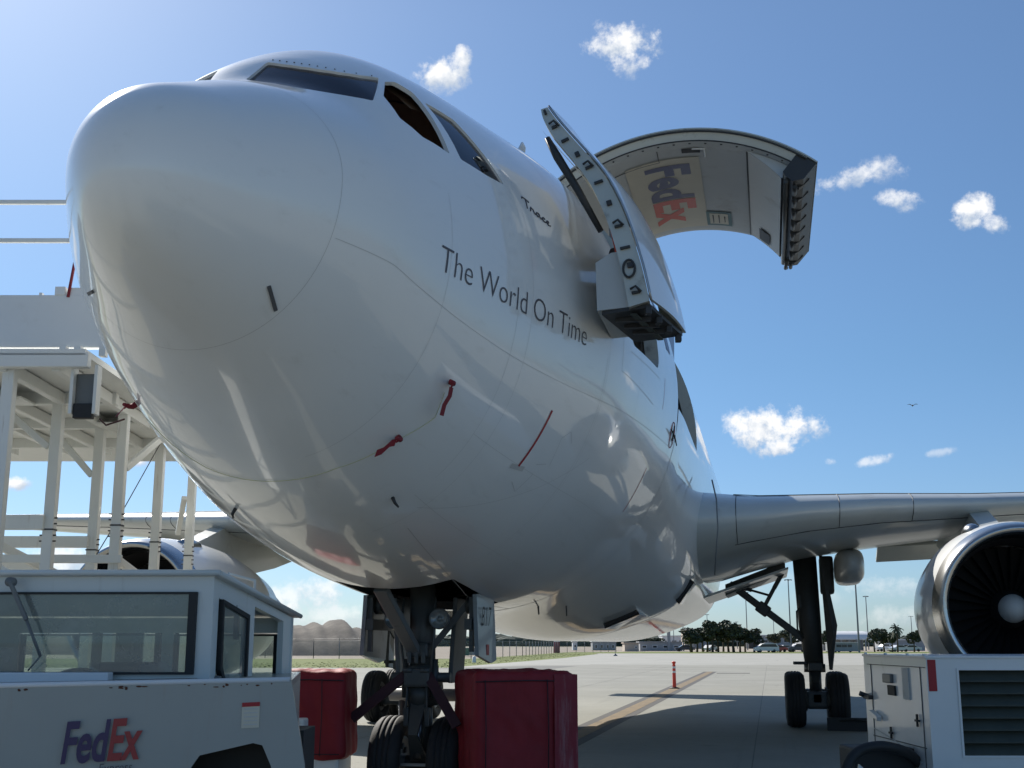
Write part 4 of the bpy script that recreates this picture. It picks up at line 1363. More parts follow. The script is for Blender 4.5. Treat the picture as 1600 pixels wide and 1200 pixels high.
def pitot_cover(y, th, label, tail, along):
    p, n = hull(np.array([y]), np.array([th])); p = p[0]; n = n[0]
    t = thing('pitot_cover', label, 'probe cover', tuple(p), 0, 'pitot covers hung on the nose')
    m = MB(); q = n * .10
    m.tube([tuple(n * .005), tuple(n * .04), tuple(n * .05 + np.array((0, -.03, 0))), tuple(n * .05 + np.array((0, -.12, .0)))], [.024, .024, .020, .014], 10)
    m.build('cover_sleeve', M['flag'], t)
    s = MB(); a = n * .06 + np.array((0, -.08, -.01)); tail = np.array(tail, float)
    w = np.array(along, float) * .034
    mid = a + tail * .12
    s.tube([tuple(a), tuple(mid)], .008, 6)
    P = [mid, mid + tail * .25 + w * .6, mid + tail * .55 - w * .4, mid + tail * .88]
    s.add([tuple(x - w) for x in P] + [tuple(x + w) for x in P], [(i, i + 1, 5 + i, 4 + i) for i in range(3)])
    s.build('warning_streamer', M['flag'], t, recalc=False)
    return t


pitot_cover(2.22, 2.137, 'higher red pitot cover on the nose, its streamer hanging straight down', (-.10, .04, -.25), (.25, .9, 0))
pitot_cover(2.11, 2.478, 'red pitot cover low on the nose with streamer blown towards the radome', (-.18, -.02, -.10), (.2, .3, .9))
pitot_cover(1.78, -2.33, 'red pitot cover on far side of the nose against the white stand', (-.09, .03, -.06), (.1, .2, .5))
mb = MB()
path = [(2.22, 2.19), (2.3, 2.30), (2.12, 2.50), (2.0, 2.8), (1.97, 3.1), (1.95, 3.5), (1.8, 3.95)]
pp = []
for (a, b), (c, d) in zip(path[:-1], path[1:]):
    for k in range(6):
        pp.append((a + (c - a) * k / 6, b + (d - b) * k / 6))
p, n = hull(np.array([q[0] for q in pp]), np.array([q[1] for q in pp]), .008)
mb.tube([tuple(q) for q in p], .003, 5)
tag(mb.build('cover_cord', M['cord'], None), 'thin yellow cord stretched under the nose between the red pitot covers', 'cord')

# ------------------------------------------------------------------ pushback tug at the lower left


def tug():
    bx, by = -2.6, 9.2
    root = thing('pushback_tug', 'white pushback tug with glazed cab standing beneath the aircraft nose', 'tug', place(bx, by), YAW)
    off = (-bx, -by, 0)
    def N(): return MB(off)
    FY = 8.0
    # side panel with wheel arch, hood
    top = lambda x: 1.552 + (x + 1.5) * .0165
    def front(x): return 8.40 + (x + 1.49) * .14
    b = N()
    outl = [(-4.6, .32), (-2.42, .32), (-2.28, .62), (-2.12, .98), (-2.06, 1.07), (-1.72, 1.145), (-1.66, 1.13), (-1.60, 1.0), (-1.5, .62), (-1.44, .32), (-1.36, .32), (-1.38, 1.0), (-1.47, 1.46), (-1.49, 1.552)]
    poly = [(x, front(x), z) for x, z in outl] + [(-3.0, front(-3.0), top(-3.0)), (-4.6, front(-4.6), top(-4.6))]
    b.prism(poly, (-.005, .05, 0))
    # hood deck, back side, ends, raised lip along the edge
    hd = [(-4.6, front(-4.6) + .05, top(-4.6) - .004), (-3.0, front(-3.0) + .05, top(-3.0) - .004), (-1.495, front(-1.49) + .05, 1.548), (-1.86, 10.95, 1.548), (-4.9, 11.2, 1.5)]
    b.prism(hd, (0, 0, -.05))
    b.prism([(-1.40, 8.46, .32), (-1.44, 8.46, 1.1), (-1.52, 8.46, 1.5), (-1.86, 10.9, 1.5), (-1.82, 10.9, .32)], (-.05, 0, 0))
    b.prism([(-1.86, 10.9, .32), (-1.86, 10.9, 1.5), (-4.9, 11.15, 1.45), (-4.9, 11.15, .32)], (0, .05, 0))
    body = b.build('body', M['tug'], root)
    e = N(); e.tube([(-4.6, front(-4.6) + .01, top(-4.6)), (-3, front(-3) + .01, top(-3)), (-1.5, front(-1.5) + .012, 1.553)], .018, 8); e.build('hood_edge', M['white_plain'], body)
    dk = N(); dk.prism([(-4.6, front(-4.6) + .1, top(-4.6) + .004), (-3, front(-3) + .1, top(-3) + .003), (-2.25, front(-2.25) + .1, 1.545), (-2.3, 9.1, 1.542), (-4.6, 8.9, 1.50)], (0, 0, .004)); dk.build('tread_plate', M['steel'], body)
    w = N()
    inner = N(); inner.box((-1.9, 9.0, .75), (.9, .5, .9)); inner.build('wheel_well', M['black'], body)
    wh = wheel(root, (-1.95 - bx, 8.95 - by, .52), .52, .4); wh.rotation_euler = (0, 0, PI / 2)
    wh2 = wheel(root, (-4.2 - bx, 8.75 - by, .52), .52, .4); wh2.rotation_euler = (0, 0, PI / 2)
    rs = N()
    for k in range(26):
        x = random.choice([-2.1, -1.9, -1.7, -2.6, -3.2, -3.7, -2.3]) + random.gauss(0, .09); z = top(x) - .018 - abs(random.gauss(0, .012)); w_ = random.uniform(.006, .028); h_ = random.uniform(.004, .009)
        if x < -1.55: rs.prism([(x + w_ * math.cos(q) * random.uniform(.6, 1), front(x) - .0015, z + h_ * math.sin(q) * random.uniform(.6, 1)) for q in np.linspace(0, 2 * PI, 8)[:-1]], (0, -.001, 0))
    tag(rs.build('rust_patch', principled('rust', (.10, .035, .02), .9, vary=.4), body), kind='stuff')
    # cab: front face at y=9.1, roof falling towards the back
    cr = (-2.21, 9.10); rr = (-1.88, 10.62); cl = (-4.75, 9.16); rl = (-4.5, 10.72)
    zf, zr = 2.285, 2.005
    c = N()
    zs = 1.50
    # front wall as a frame round the window
    wx0, wx1, wz0, wz1 = -4.45, -2.325, 1.57, 2.165
    def fy(x): return 9.10 + (x + 2.21) * -.024
    def fr(x0, x1, z0, z1): c.prism([(x0, fy(x0), z0), (x1, fy(x1), z0), (x1, fy(x1), z1), (x0, fy(x0), z1)], (0, .05, 0))
    fr(-4.75, wx0, zs, zf); fr(wx1, -2.21, zs, zf); fr(wx0, wx1, wz1, zf); fr(wx0, wx1, zs, wz0)
    # right side: pillar, window, door opening, rear post
    def sp(f): return (cr[0] + (rr[0] - cr[0]) * f, cr[1] + (rr[1] - cr[1]) * f)
    def zt_(f): return zf + (zr - zf) * f
    def side(f0, f1, za0, za1, zb0, zb1):
        p, q = sp(f0), sp(f1)
        c.prism([(p[0], p[1], za0), (q[0], q[1], za1), (q[0], q[1], zb1), (p[0], p[1], zb0)], (-.05, .008, 0))
    side(.0, .06, zs, zs, zf, zt_(.06))
    side(.06, .40, 2.125, 2.02, zt_(.06), zt_(.40)); side(.40, .48, zs, zs, zt_(.40), zt_(.48)); side(.48, .86, zt_(.48) - .07, zt_(.86) - .07, zt_(.48), zt_(.86)); side(.86, 1.0, zs, zs, zt_(.86), zr)
    # far and left walls
    c.prism([(rr[0], rr[1], 1.88), (rl[0], rl[1], 1.88), (rl[0], rl[1], zr), (rr[0], rr[1], zr)], (0, -.05, 0))
    c.prism([(rr[0], rr[1], zs), (-1.99, 10.62, zs), (-1.99, 10.62, 1.88), (rr[0], rr[1], 1.88)], (0, -.05, 0))
    c.prism([(-4.5, 10.72, zs), (-4.25, 10.72, zs), (-4.25, 10.72, 1.88), (-4.5, 10.72, 1.88)], (0, -.05, 0))
    c.prism([(-3.0, 10.66, zs), (-2.9, 10.66, zs), (-2.9, 10.66, 1.88), (-3.0, 10.66, 1.88)], (0, -.05, 0))
    c.prism([(cl[0], cl[1], zs), (rl[0], rl[1], zs), (rl[0], rl[1], zr), (cl[0], cl[1], zf)], (.05, 0, 0))
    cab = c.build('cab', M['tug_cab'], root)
    r = N()
    r.prism([(cr[0] + .05, cr[1] - .05, zf + .002), (rr[0] + .05, rr[1] + .05, zr + .002), (rl[0] - .05, rl[1] + .05, zr + .002), (cl[0] - .05, cl[1] - .05, zf + .002)], (0, 0, .035))
    r.tube([(cl[0], cl[1] - .05, zf + .02), (cr[0] + .05, cr[1] - .05, zf + .02)], .022, 8); r.tube([(cr[0] + .05, cr[1] - .03, zf + .016), (rr[0] + .05, rr[1] + .06, zr + .016)], .02, 8)
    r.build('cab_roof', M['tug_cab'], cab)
    # glazing with rubber surrounds
    def pane(name, pts, inset, parent, rub=.045, thick=.02):
        P = [np.array(p, float) for p in pts]; ctr = sum(P) / len(P)
        I = [q + (ctr - q) / np.linalg.norm(ctr - q) * rub * 1.4 for q in P]
        k = len(P); nrm = np.cross(P[1] - P[0], P[2] - P[0]); nrm /= np.linalg.norm(nrm)
        g = N(); g.quad([tuple(q + nrm * .012) for q in P]); pn = g.build(name, M['glass'], parent, recalc=False)
        s = N()
        for sgn in (0,):
            a = [q - nrm * .012 for q in P]; b_ = [q - nrm * .012 for q in I]; a2 = [q + nrm * .03 for q in P]; b2 = [q + nrm * .03 for q in I]
            s.add(a + b_, [(i, (i + 1) % k, k + (i + 1) % k, k + i) for i in range(k)])
            s.add(b_ + b2, [(i, (i + 1) % k, k + (i + 1) % k, k + i) for i in range(k)]); s.add(a + a2, [(i, (i + 1) % k, k + (i + 1) % k, k + i) for i in range(k)]); s.add(a2 + b2, [(i, (i + 1) % k, k + (i + 1) % k, k + i) for i in range(k)])
        s.build('rubber_surround', M['black'], pn)
        return pn
    fx = lambda x, z: (x, fy(x) - .002, z)
    pane('windscreen', [fx(wx0, wz0), fx(wx1, wz0), fx(wx1, wz1), fx(wx0, wz1)], 0, cab)
    a = sp(.075); b2 = sp(.385); m2 = sp(.12)
    pane('side_window', [(a[0], a[1], 1.60), (m2[0], m2[1], 1.50), (b2[0], b2[1], 1.50), (b2[0], b2[1], 2.01), (a[0], a[1], 2.115)], 0, cab, .03)
    pane('rear_window', [(-2.0, 10.60, 1.48), (-2.9, 10.63, 1.48), (-2.9, 10.63, 1.87), (-2.0, 10.60, 1.87)], 0, cab, .03)
    pane('rear_window', [(-3.02, 10.64, 1.48), (-4.24, 10.68, 1.48), (-4.24, 10.68, 1.87), (-3.02, 10.64, 1.87)], 0, cab, .03)
    # shelf in front of the windscreen
    s = N(); s.box((-3.9, 9.0, 1.545), (2.0, .12, .085), bev=.01); s.build('cowl_box', M['white_plain'], cab)
    # wiper
    wp = N()
    wp.lathe([(0, .035), (-.06, .035), (-.06, 0)], (-3.69, 9.06, 2.235), 'y', 14)
    wp.beam((-3.69, 9.01, 2.235), (-3.55, 9.02, 1.96), .035, .03, bev=.006); wp.tube([(-3.55, 9.02, 1.96), (-3.43, 9.03, 1.70)], .012, 8); wp.tube([(-3.43, 9.03, 1.70), (-3.52, 9.05, 1.60)], .006, 6)
    wp.build('wiper', M['gear_light'], cab)
    # inside: roof lining shapes, seat, wheel, dash
    it = N()
    it.box((-3.45, 9.9, 2.12), (2.3, 1.0, .03), rot=(-.18, 0, 0)); it.box((-3.0, 9.35, 1.5), (1.7, .35, .12), bev=.03)
    it.build('headliner', M['gear_light'], cab)
    st = N(); st.box((-3.2, 10.1, 1.22), (.5, .5, .14), bev=.04); st.box((-3.2, 10.36, 1.46), (.46, .12, .36), bev=.05); st.box((-3.2, 10.1, .95), (.4, .4, .5))
    st.build('driver_seat', M['seat'], cab)
    sw = N(); sw.tube([(-3.4 + .16 * math.cos(q), 9.72 + .08 * math.sin(q), 1.53 + .06 * math.sin(q)) for q in np.linspace(0, 2 * PI, 20)], .016, 8); sw.tube([(-3.4, 9.72, 1.53), (-3.4, 9.55, 1.4)], .025, 8); sw.build('steering_wheel', M['black'], cab)
    mi = N(); mi.box((-2.13, 9.55, 1.92), (.03, .1, .2), bev=.01); mi.tube([(-2.13, 9.5, 2.08), (-2.13, 9.55, 1.98)], .01, 6); mi.build('mirror', M['dark'], cab)
    gr = N(); gr.tube([(-2.30, 9.95, 2.14), (-2.30, 9.95, 2.345), (-2.12, 10.1, 2.30), (-2.12, 10.1, 2.12)], .014, 8); gr.build('grab_rail', M['white'], cab)
    # lettering and placard on the side panel
    o = np.array((-2.93, 8.18, 1.035)) + off; up = (0.10, .014, 1.0); rt = (1, .14, .055)
    _, L = flat_text('logo_lettering', 'Fed', M['purple'], body, o + (0, -.012, 0), rt, up, .268, bold=.024, space=1.0, xs=.545)
    flat_text('logo_lettering', 'Ex', M['logored'], body, o + np.array(rt) / np.linalg.norm(rt) * (L + .006) + (0, -.012, 0), rt, up, .268, bold=.024, space=1.0, xs=.545)
    flat_text('logo_lettering', 'Express', M['letter'], body, o + np.array((.245, .035 - .012, -.065)), rt, up, .062, bold=-.004, xs=.8)
    pl = N(); x0, x1 = -1.80, -1.685
    pl.prism([(x0, front(x0) - .002, 1.24), (x1, front(x1) - .002, 1.245), (x1, front(x1) - .002, 1.41), (x0, front(x0) - .002, 1.405)], (0, -.004, 0)); pp_ = pl.build('placard', M['sheet'], body)
    ph = N(); ph.prism([(x0, front(x0) - .007, 1.378), (x1, front(x1) - .007, 1.383), (x1, front(x1) - .007, 1.41), (x0, front(x0) - .007, 1.405)], (0, -.002, 0)); ph.build('placard_header', M['red'], pp_)
    for z in (1.26, 1.285, 1.31, 1.335, 1.36):
        li = N(); li.prism([(x0 + .015, front(x0) - .007, z), (x1 - .012, front(x1) - .007, z + .003), (x1 - .012, front(x1) - .007, z + .010), (x0 + .015, front(x0) - .007, z + .007)], (0, -.001, 0)); li.build('placard_line', M['line'], pp_)


tug()

# ------------------------------------------------------------------ white maintenance stand at the left


def stand():
    bx, by = -4.9, 12.6
    root = thing('maintenance_stand', 'tall white steel maintenance stand with deck and railings left of the nose', 'work platform', place(bx, by), YAW)
    off = (-bx, -by, 0)
    def N(): return MB(off)
    Z = 4.36
    posts = [(-4.70, 11.08), (-4.82, 12.66), (-4.87, 14.15), (-4.31, 13.25), (-4.54, 15.5), (-4.56, 17.2), (-7.0, 11.08), (-7.0, 12.66), (-7.0, 14.15)]
    for i, (x, y) in enumerate(posts):
        m = N(); m.box((x, y, Z / 2), (.11, .11, Z), bev=.01)
        p = m.build('post', M['white_old'], root)
        if i in (3, 5, 1, 2, 4):
            zc = {3: 3.05, 5: 3.0, 1: 2.95, 2: 2.85, 4: 3.05}[i]
            s = N(); s.box((x, y, zc), (.122, .122, .015)); s.build('splice_joint', M['dark'], p)
            for q in (-.12, -.06, .06, .12):
                s = N(); s.tube([(x - .085, y - .03, zc + q), (x + .085, y - .03, zc + q)], .009, 6); s.build('bolt', M['dark'], p)
    def beam(a, b, w=.12, h=.12, name='beam'):
        m = N(); m.beam(a, b, w, h, bev=.01); return m.build(name, M['white_old'], root)
    # deck
    d = N()
    d.prism([(-7.6, 10.9, Z + .04), (-3.95, 10.9, Z + .04), (-3.95, 12.2, Z + .04), (-4.15, 15.7, Z + .04), (-4.6, 17.6, Z + .04), (-7.6, 17.6, Z + .04)], (0, 0, .06))
    deck = d.build('deck', M['white_old'], root)
    beam((-7.6, 10.95, Z), (-3.92, 10.95, Z), .1, .14)
    for x in (-6.6, -5.9, -5.35, -4.75, -4.25):
        beam((x, 11.0, Z - .03), (x - .1, 16.2, Z - .03), .08, .12, 'joist')
    for y in (12.66, 14.15, 15.6):
        beam((-7.3, y, Z - .02), (-4.2, y, Z - .02), .1, .13)
    # gusset plates under the deck
    for x, y in ((-5.3, 12.4), (-4.55, 13.9)):
        m = N(); m.box((x, y, Z - .09), (.5, .4, .02)); m.build('gusset_plate', M['white_old'], root)
    # back panel of the upper works, with a gap and a toothed strip under it
    m = N(); m.box((-5.6, 11.45, 4.86), (3.95, .10, .53), bev=.01); pn = m.build('upper_panel', M['white'], root)
    m = N(); m.box((-4.42, 11.45, 5.165), (.10, .12, .085), bev=.006); m.build('panel_block', M['white'], pn)
    m = N(); m.box((-4.14, 11.45, 5.16), (.42, .08, .08)); m.build('panel_block', M['white'], pn)
    m = N(); m.box((-4.62, 11.45, 5.14), (.03, .05, .03)); m.build('panel_block', M['white'], pn)
    m = N()
    for k in range(34):
        m.box((-5.05 + k * .024 + random.random() * .01, 11.3, 4.515 + random.random() * .012), (.012, .06, .05))
    tag(m.build('grating_teeth', M['dark'], deck), kind='stuff')
    for x in (-4.98, -4.30, -4.16, -3.92):
        m = N(); m.box((x, 11.3, 4.53), (.06, .08, .1)); m.build('panel_foot', M['white_old'], pn)
    # railings
    beam((-7.6, 11.4, 6.08), (-4.18, 11.4, 6.08), .04, .045, 'top_rail')
    beam((-7.6, 11.4, 5.68), (-4.14, 11.4, 5.68), .04, .045, 'mid_rail')
    m = N(); m.box((-4.22, 11.4, 5.66), (.2, .07, .06), bev=.008); m.box((-4.17, 11.4, 5.74), (.05, .05, .06)); m.build('rail_clamp', M['white_old'], root)
    m = N(); m.tube([(-4.28, 11.4, 5.65), (-4.34, 11.4, 5.10)], .016, 8); m.build('rail_post', M['maroon'], root)
    m = N(); m.tube([(-7.2, 11.4, 6.08), (-7.2, 11.4, 5.1)], .02, 8); m.build('rail_post', M['white_old'], root)
    # lamp box hung below the deck edge
    m = N(); m.box((-4.09, 11.06, 4.10), (.03, .12, .46)); m.box((-3.87, 11.06, 4.10), (.03, .12, .46)); m.box((-3.98, 11.1, 4.06), (.19, .06, .40), mi=1, bev=.01); m.box((-3.98, 11.06, 3.90), (.18, .08, .14), mi=2, bev=.01)
    m.build('work_lamp', [M['white_old'], M['gear_light'], M['black']], root)
    # lower framing
    beam((-7.0, 12.6, 3.02), (-4.85, 12.6, 3.02), .10, .15); beam((-7.0, 14.1, 2.94), (-4.9, 14.1, 2.94), .10, .13)
    beam((-7.0, 11.3, 2.74), (-4.4, 15.3, 2.70), .07, .1) if False else None
    beam((-7.2, 12.75, 2.66), (-4.20, 13.15, 2.68), .07, .09); beam((-4.3, 13.3, 2.68), (-4.6, 16.9, 2.32), .06, .09)
    beam((-4.95, 14.3, 2.36), (-4.6, 17.0, 2.36), .06, .09)
    beam((-5.95, 12.55, 3.10), (-4.75, 14.1, 2.33), .07, .09, 'brace'); beam((-5.8, 12.5, 2.88), (-4.95, 12.6, 2.36), .06, .08, 'brace'); beam((-5.5, 12.6, 2.0), (-4.9, 12.55, 2.44), .06, .08, 'brace')
    beam((-5.32, 13.1, 4.25), (-4.88, 12.72, 3.92), .07, .08, 'brace') if False else None
    beam((-5.45, 12.66, 4.28), (-4.90, 12.66, 3.82), .07, .07, 'brace'); beam((-5.45, 14.15, 4.28), (-4.94, 14.15, 3.72), .07, .07, 'brace')
    beam((-3.98, 14.05, 4.28), (-4.28, 13.3, 3.68), .07, .07, 'brace'); beam((-4.5, 16.6, 3.75), (-4.7, 17.1, 3.3), .07, .07, 'brace')
    m = N(); m.prism([(-6.6, 14.8, 1.7), (-5.2, 14.8, 1.9), (-5.6, 14.8, 2.62), (-6.6, 14.8, 3.0)], (0, .06, 0)); m.build('stair_side', M['white_old'], root)
    m = N(); m.tube([(-4.35, 14.9, 4.28), (-4.62, 14.2, 3.2), (-5.3, 14.0, 1.8)], .006, 5); m.build('pull_cable', M['dark'], root)
    m = N(); m.tube([(-4.15, 12.0, 4.0), (-4.05, 11.9, 3.92), (-3.9, 12.0, 4.0)], .01, 6); m.build('loose_strap', M['strap'], root)


stand()

# ------------------------------------------------------------------ ballast blocks under red vinyl, straps, bar


def ballast(lat, dep, rz, w, d, h, z0, label, worn):
    root = thing('ballast_block', label, 'tether weight', place(lat, dep), rz, 'red covered weights beside the nose gear')
    bm = bmesh.new(); bmesh.ops.create_cube(bm, size=1)
    for v in bm.verts:
        v.co = Vector((v.co.x * w, v.co.y * d, v.co.z * (h - z0)))
    bmesh.ops.bevel(bm, geom=bm.edges[:], offset=.07, segments=3, profile=.6, affect='EDGES')
    bmesh.ops.subdivide_edges(bm, edges=[e for e in bm.edges if e.calc_length() > .3], cuts=22, use_grid_fill=True)
    bm.normal_update()
    from mathutils import noise
    for v in bm.verts:
        q = v.co * 2.2; f = noise.noise(q + Vector((lat * 7, dep, 0))) * .012 + noise.noise(Vector((q.x * 3.2, q.y * 3.2, q.z * .6))) * .026 + abs(noise.noise(Vector((q.x * 2.2 + q.z, q.y * 2, q.z * 1.7)))) * .02
        hem = max(0, -v.co.z / (h - z0) - .1) * .06
        v.co += v.normal * f + Vector((v.co.x, v.co.y, 0)) * hem
        v.co.z += (h + z0) / 2
    me = bpy.data.meshes.new('vinyl_cover'); bm.to_mesh(me); bm.free()
    me.materials.append(M['vinyl']); me.polygons.foreach_set('use_smooth', [True] * len(me.polygons))
    o = bpy.data.objects.new('vinyl_cover', me); COL.objects.link(o); o.parent = root
    if worn:
        # the worn end panel is a second piece of vinyl sewn over the end
        m = MB(); m.box((w / 2 + .014, 0, (h + z0) / 2 + .01), (.02, d * .86, (h - z0) * .93), bev=.008)
        m.box((w / 2 - .12, -d / 2 - .02, (h + z0) / 2 + .01), (.26, .018, (h - z0) * .93), bev=.006)
        m.build('worn_panel', M['vinyl_worn'], root)
    s = MB(); s.tube([(-w / 2 - .01, -d / 2 - .012, h - .10), (0, -d / 2 - .03, h - .09), (w / 2, -d / 2 - .012, h - .10)], .008, 6); [s.tube([(x, -d / 2 - .035, h - .08), (x + .01, -d / 2 - .04, (h + z0) / 2), (x, -d / 2 - .05, z0 + .04)], .006, 6) for x in (-w * .42, w * .2)]
    s.tube([(-w / 2 + .02, -d / 2 - .045, z0 + .06), (w / 2 - .02, -d / 2 - .045, z0 + .06)], .007, 6)
    s.build('sewn_seam', M['strap'], root)
    b = MB(); b.box((0, 0, z0 / 2 + .02), (w * .88, d * .88, z0 + .2), bev=.03); b.build('concrete_base', M['white_old'], root)
    return root


ballast(.02, 13.55, YAW + .30, 1.10, .9, 1.50, .36, 'red vinyl covered ballast block with worn pale end panel, right of the nose gear', True)
ballast(-2.16, 13.8, YAW - .1, .78, .7, 1.50, .58, 'plain red vinyl covered ballast block left of the nose gear beside the tug', False)
mb = MB(); mb.box((0, 0, .45), (.2, .3, .9), bev=.02); mb.box((0, -.02, .97), (.24, .3, .16), bev=.02)
o = mb.build('cable_cabinet', M['white_old'], None); o.location = place(-2.2, 12.7); o.rotation_euler = (0, 0, YAW)
tag(o, 'small off-white post box in front of the left red ballast block', 'cabinet')


def strap(p0, p1, label, w=.11):
    p0 = np.array(p0); p1 = np.array(p1)
    t = thing('tether_strap', label, 'strap', tuple(p1), 0, 'straps between nose gear and weights')
    m = MB(); a = p0 - p1
    m.beam(tuple(a), (0, 0, 0), w, .03, up=(0, -1, .3)); m.build('webbing', M['strap'], t)
    h = MB(); h.tube([tuple(a + (-.05, -.05, .02)), tuple(a + (.05, -.05, .02))], .03, 8); h.build('hook', M['gear'], t)


strap((-.1, 6.26, 1.48), (-.70, 6.1, .98), 'dark tether strap sloping from nose gear down to the left red block')
strap((.1, 6.26, 1.48), (.52, 6.0, .92), 'dark tether strap sloping from nose gear down to the right red block')
mb = MB()
mb.tube([(-.75, 0, 0), (.75, 0, 0)], .075, 14); mb.tube([(-.72, -.03, .09), (-.1, -.03, .09)], .012, 6)
for x in (-.5, -.3, .4, .62): mb.tube([(x, -.03, .06), (x, -.03, .14)], .014, 6)
o = mb.build('spreader_bar', M['gear_light'], None); o.location = (0.02, 7.6, 1.18)
tag(o, 'grey horizontal bar behind the nose wheels between the two red blocks', 'bar')
mb = MB(); 
for x in (-.6, .62): mb.tube([(x, 0, 0), (x, 0, -1.18)], .04, 10)
mb.build('bar_leg', M['gear'], o)

# ------------------------------------------------------------------ ground power unit at the lower right


def gpu():
    bx, by = 5.7, 13.7
    root = thing('ground_power_unit', 'white ground power unit with wide louvred end standing before the engine', 'power unit', place(bx, by), YAW)
    off = (-bx, -by, 0)
    def N(): return MB(off)
    x0, x1, y0, y1, zt_ = 4.33, 6.75, 13.0, 15.3, 1.64
    b = N()
    lx0, lx1, lz0, lz1 = 4.66, 6.45, .66, 1.52
    def pr(xa, xb, za, zb): b.box(((xa + xb) / 2, y0 + .03, (za + zb) / 2), (xb - xa, .06, zb - za))
    pr(x0, lx0, .3, zt_); pr(lx1, x1, .3, zt_); pr(lx0, lx1, lz1, zt_); pr(lx0, lx1, .3, lz0)
    b.box((x0 + .03, (y0 + y1) / 2 + .03, (zt_ + .3) / 2), (.06, y1 - y0 - .06, zt_ - .3)); b.box((x1 - .03, (y0 + y1) / 2 + .03, (zt_ + .3) / 2), (.06, y1 - y0 - .06, zt_ - .3)); b.box(((x0 + x1) / 2, y1 - .03, (zt_ + .3) / 2), (x1 - x0 - .12, .06, zt_ - .3))
    b.box(((x0 + x1) / 2, (y0 + y1) / 2, .24), (x1 - x0 - .1, y1 - y0, .12))
    body = b.build('housing', M['white'], root)
    r = N(); r.box(((x0 + x1) / 2, (y0 + y1) / 2, zt_ + .012), (x1 - x0 + .03, y1 - y0 + .03, .024), bev=.008)
    for y in (13.05, 13.6, 14.4, 15.2):
        r.tube([(x0, y, zt_ + .02), (x0, y, zt_ + .045)], .018, 8)
    r.build('lid', M['white'], root)
    # louvres
    n = 7; p = (lz1 - lz0) / n
    proto = None
    for k in range(n):
        if proto is None:
            m = MB(); L = lx1 - lx0 - .01
            m.prism([(-L / 2, 0, -p * .5), (-L / 2, .0, -p * .38), (-L / 2, .09, p * .46), (-L / 2, .09, p * .34)], (L, 0, 0))
            proto = m.build('louvre_slat', M['louvre'], root); o = proto
        else:
            o = proto.copy(); COL.objects.link(o)
        o.location = ((lx0 + lx1) / 2 - bx, y0 + .012 - by, lz0 + p * (k + .5))
    m = N(); m.box(((lx0 + lx1) / 2, y0 + .16, (lz0 + lz1) / 2), (lx1 - lx0, .02, lz1 - lz0)); m.build('radiator_core', M['dark'], root)
    m = N(); frame_rect(m, lx0 - .02, lx1 + .02, lz0 - .02, lz1 + .02, y0 - .004, .022, .016); m.build('louvre_frame', M['white'], root)
    m = N(); m.box((x0 + .055, y0 - .003, 1.465), (.085, .006, .32)); m.build('red_reflector', M['red'], body)
    # left flank fittings
    fx = x0
    m = N(); m.box((fx - .004, 14.1, 1.545), (.008, 2.1, .008)); m.box((fx - .004, 15.0, 1.0), (.008, .012, 1.1)); m.box((fx - .004, 13.2, 1.0), (.008, .012, 1.1)); m.box((fx - .004, 14.1, .72), (.008, 1.9, .010)); m.build('door_seam', M['seal'], body)
    m = N(); m.box((fx - .02, 14.3, 1.40), (.04, .30, .10), bev=.01); m.build('latch_cover', M['gear_light'], body)
    m = N(); m.box((fx - .012, 14.2, 1.27), (.024, .26, .11), bev=.008); m.build('socket', M['black'], body)
    m = N(); m.box((fx - .008, 13.68, 1.36), (.016, .22, .34)); m.build('vent_plate', M['liner'], body)
    for y, z in ((13.35, .99), (14.3, .80)):
        m = N(); m.box((fx - .02, y, z), (.02, .03, .13), bev=.004); m.box((fx - .03, y - .03, z), (.03, .10, .022), bev=.004); m.build('door_handle', M['black'], body)
    m = N(); m.box((fx - .03, 15.1, 1.16), (.06, .25, .05), bev=.008); m.tube([(fx - .1, 15.2, 1.2), (fx + .0, 15.2, 1.16)], .03, 8); m.build('hinge_bracket', M['dark'], body)
    m = N(); m.box((fx - .04, 14.8, .96), (.06, .3, .06), rot=(.2, 0, 0), bev=.01); m.build('tow_lug', M['white'], body)
    m = N(); m.tube([(fx - .006, 13.3, .55), (fx - .006, 14.2, .72), (fx - .006, 15.0, .80)], .006, 5); m.build('painted_line', M['liner'], body)
    # faded sticker
    o = np.array((6.10 - .33, y0 - .004, .53)) + off
    flat_text('sticker_lettering', 'Fed', principled('faded_purple', (.27, .25, .42), .5), body, o, (1, 0, 0), (0, 0, 1), .085, bold=.034, space=.86, xs=.8)
    flat_text('sticker_lettering', 'Ex', principled('faded_orange', (.62, .52, .50), .5), body, o + (.205, 0, 0), (1, 0, 0), (0, 0, 1), .085, bold=.034, space=.86, xs=.8)
    flat_text('sticker_lettering', 'Express', principled('faded_grey', (.45, .43, .46), .5), body, o + (.13, 0, -.055), (1, 0, 0), (0, 0, 1), .035, bold=0, xs=.9)
    for x in (4.8, 6.3):
        for y in (13.45, 14.9):
            wheel(root, (x - bx, y - by, .21), .21, .14)
    hs = N()
    hp = [np.array(q) for q in [(4.34, 13.5, .55), (4.12, 13.2, .68), (3.80, 13.0, .755), (3.55, 12.95, .70), (3.40, 12.9, .52), (3.34, 12.8, .28), (3.40, 12.6, .08), (3.9, 12.3, .07), (5.0, 12.4, .07)]]
    sm = []
    for i in range(len(hp) - 1):
        p0, p1, p2, p3 = hp[max(0, i - 1)], hp[i], hp[i + 1], hp[min(len(hp) - 1, i + 2)]
        for k in range(6):
            q = k / 6; sm.append(tuple(.5 * (2 * p1 + (p2 - p0) * q + (2 * p0 - 5 * p1 + 4 * p2 - p3) * q * q + (3 * p1 - p0 - 3 * p2 + p3) * q ** 3)))
    hs.tube(sm + [tuple(hp[-1])], .055, 14)
    hs.build('supply_hose', M['black'], root)
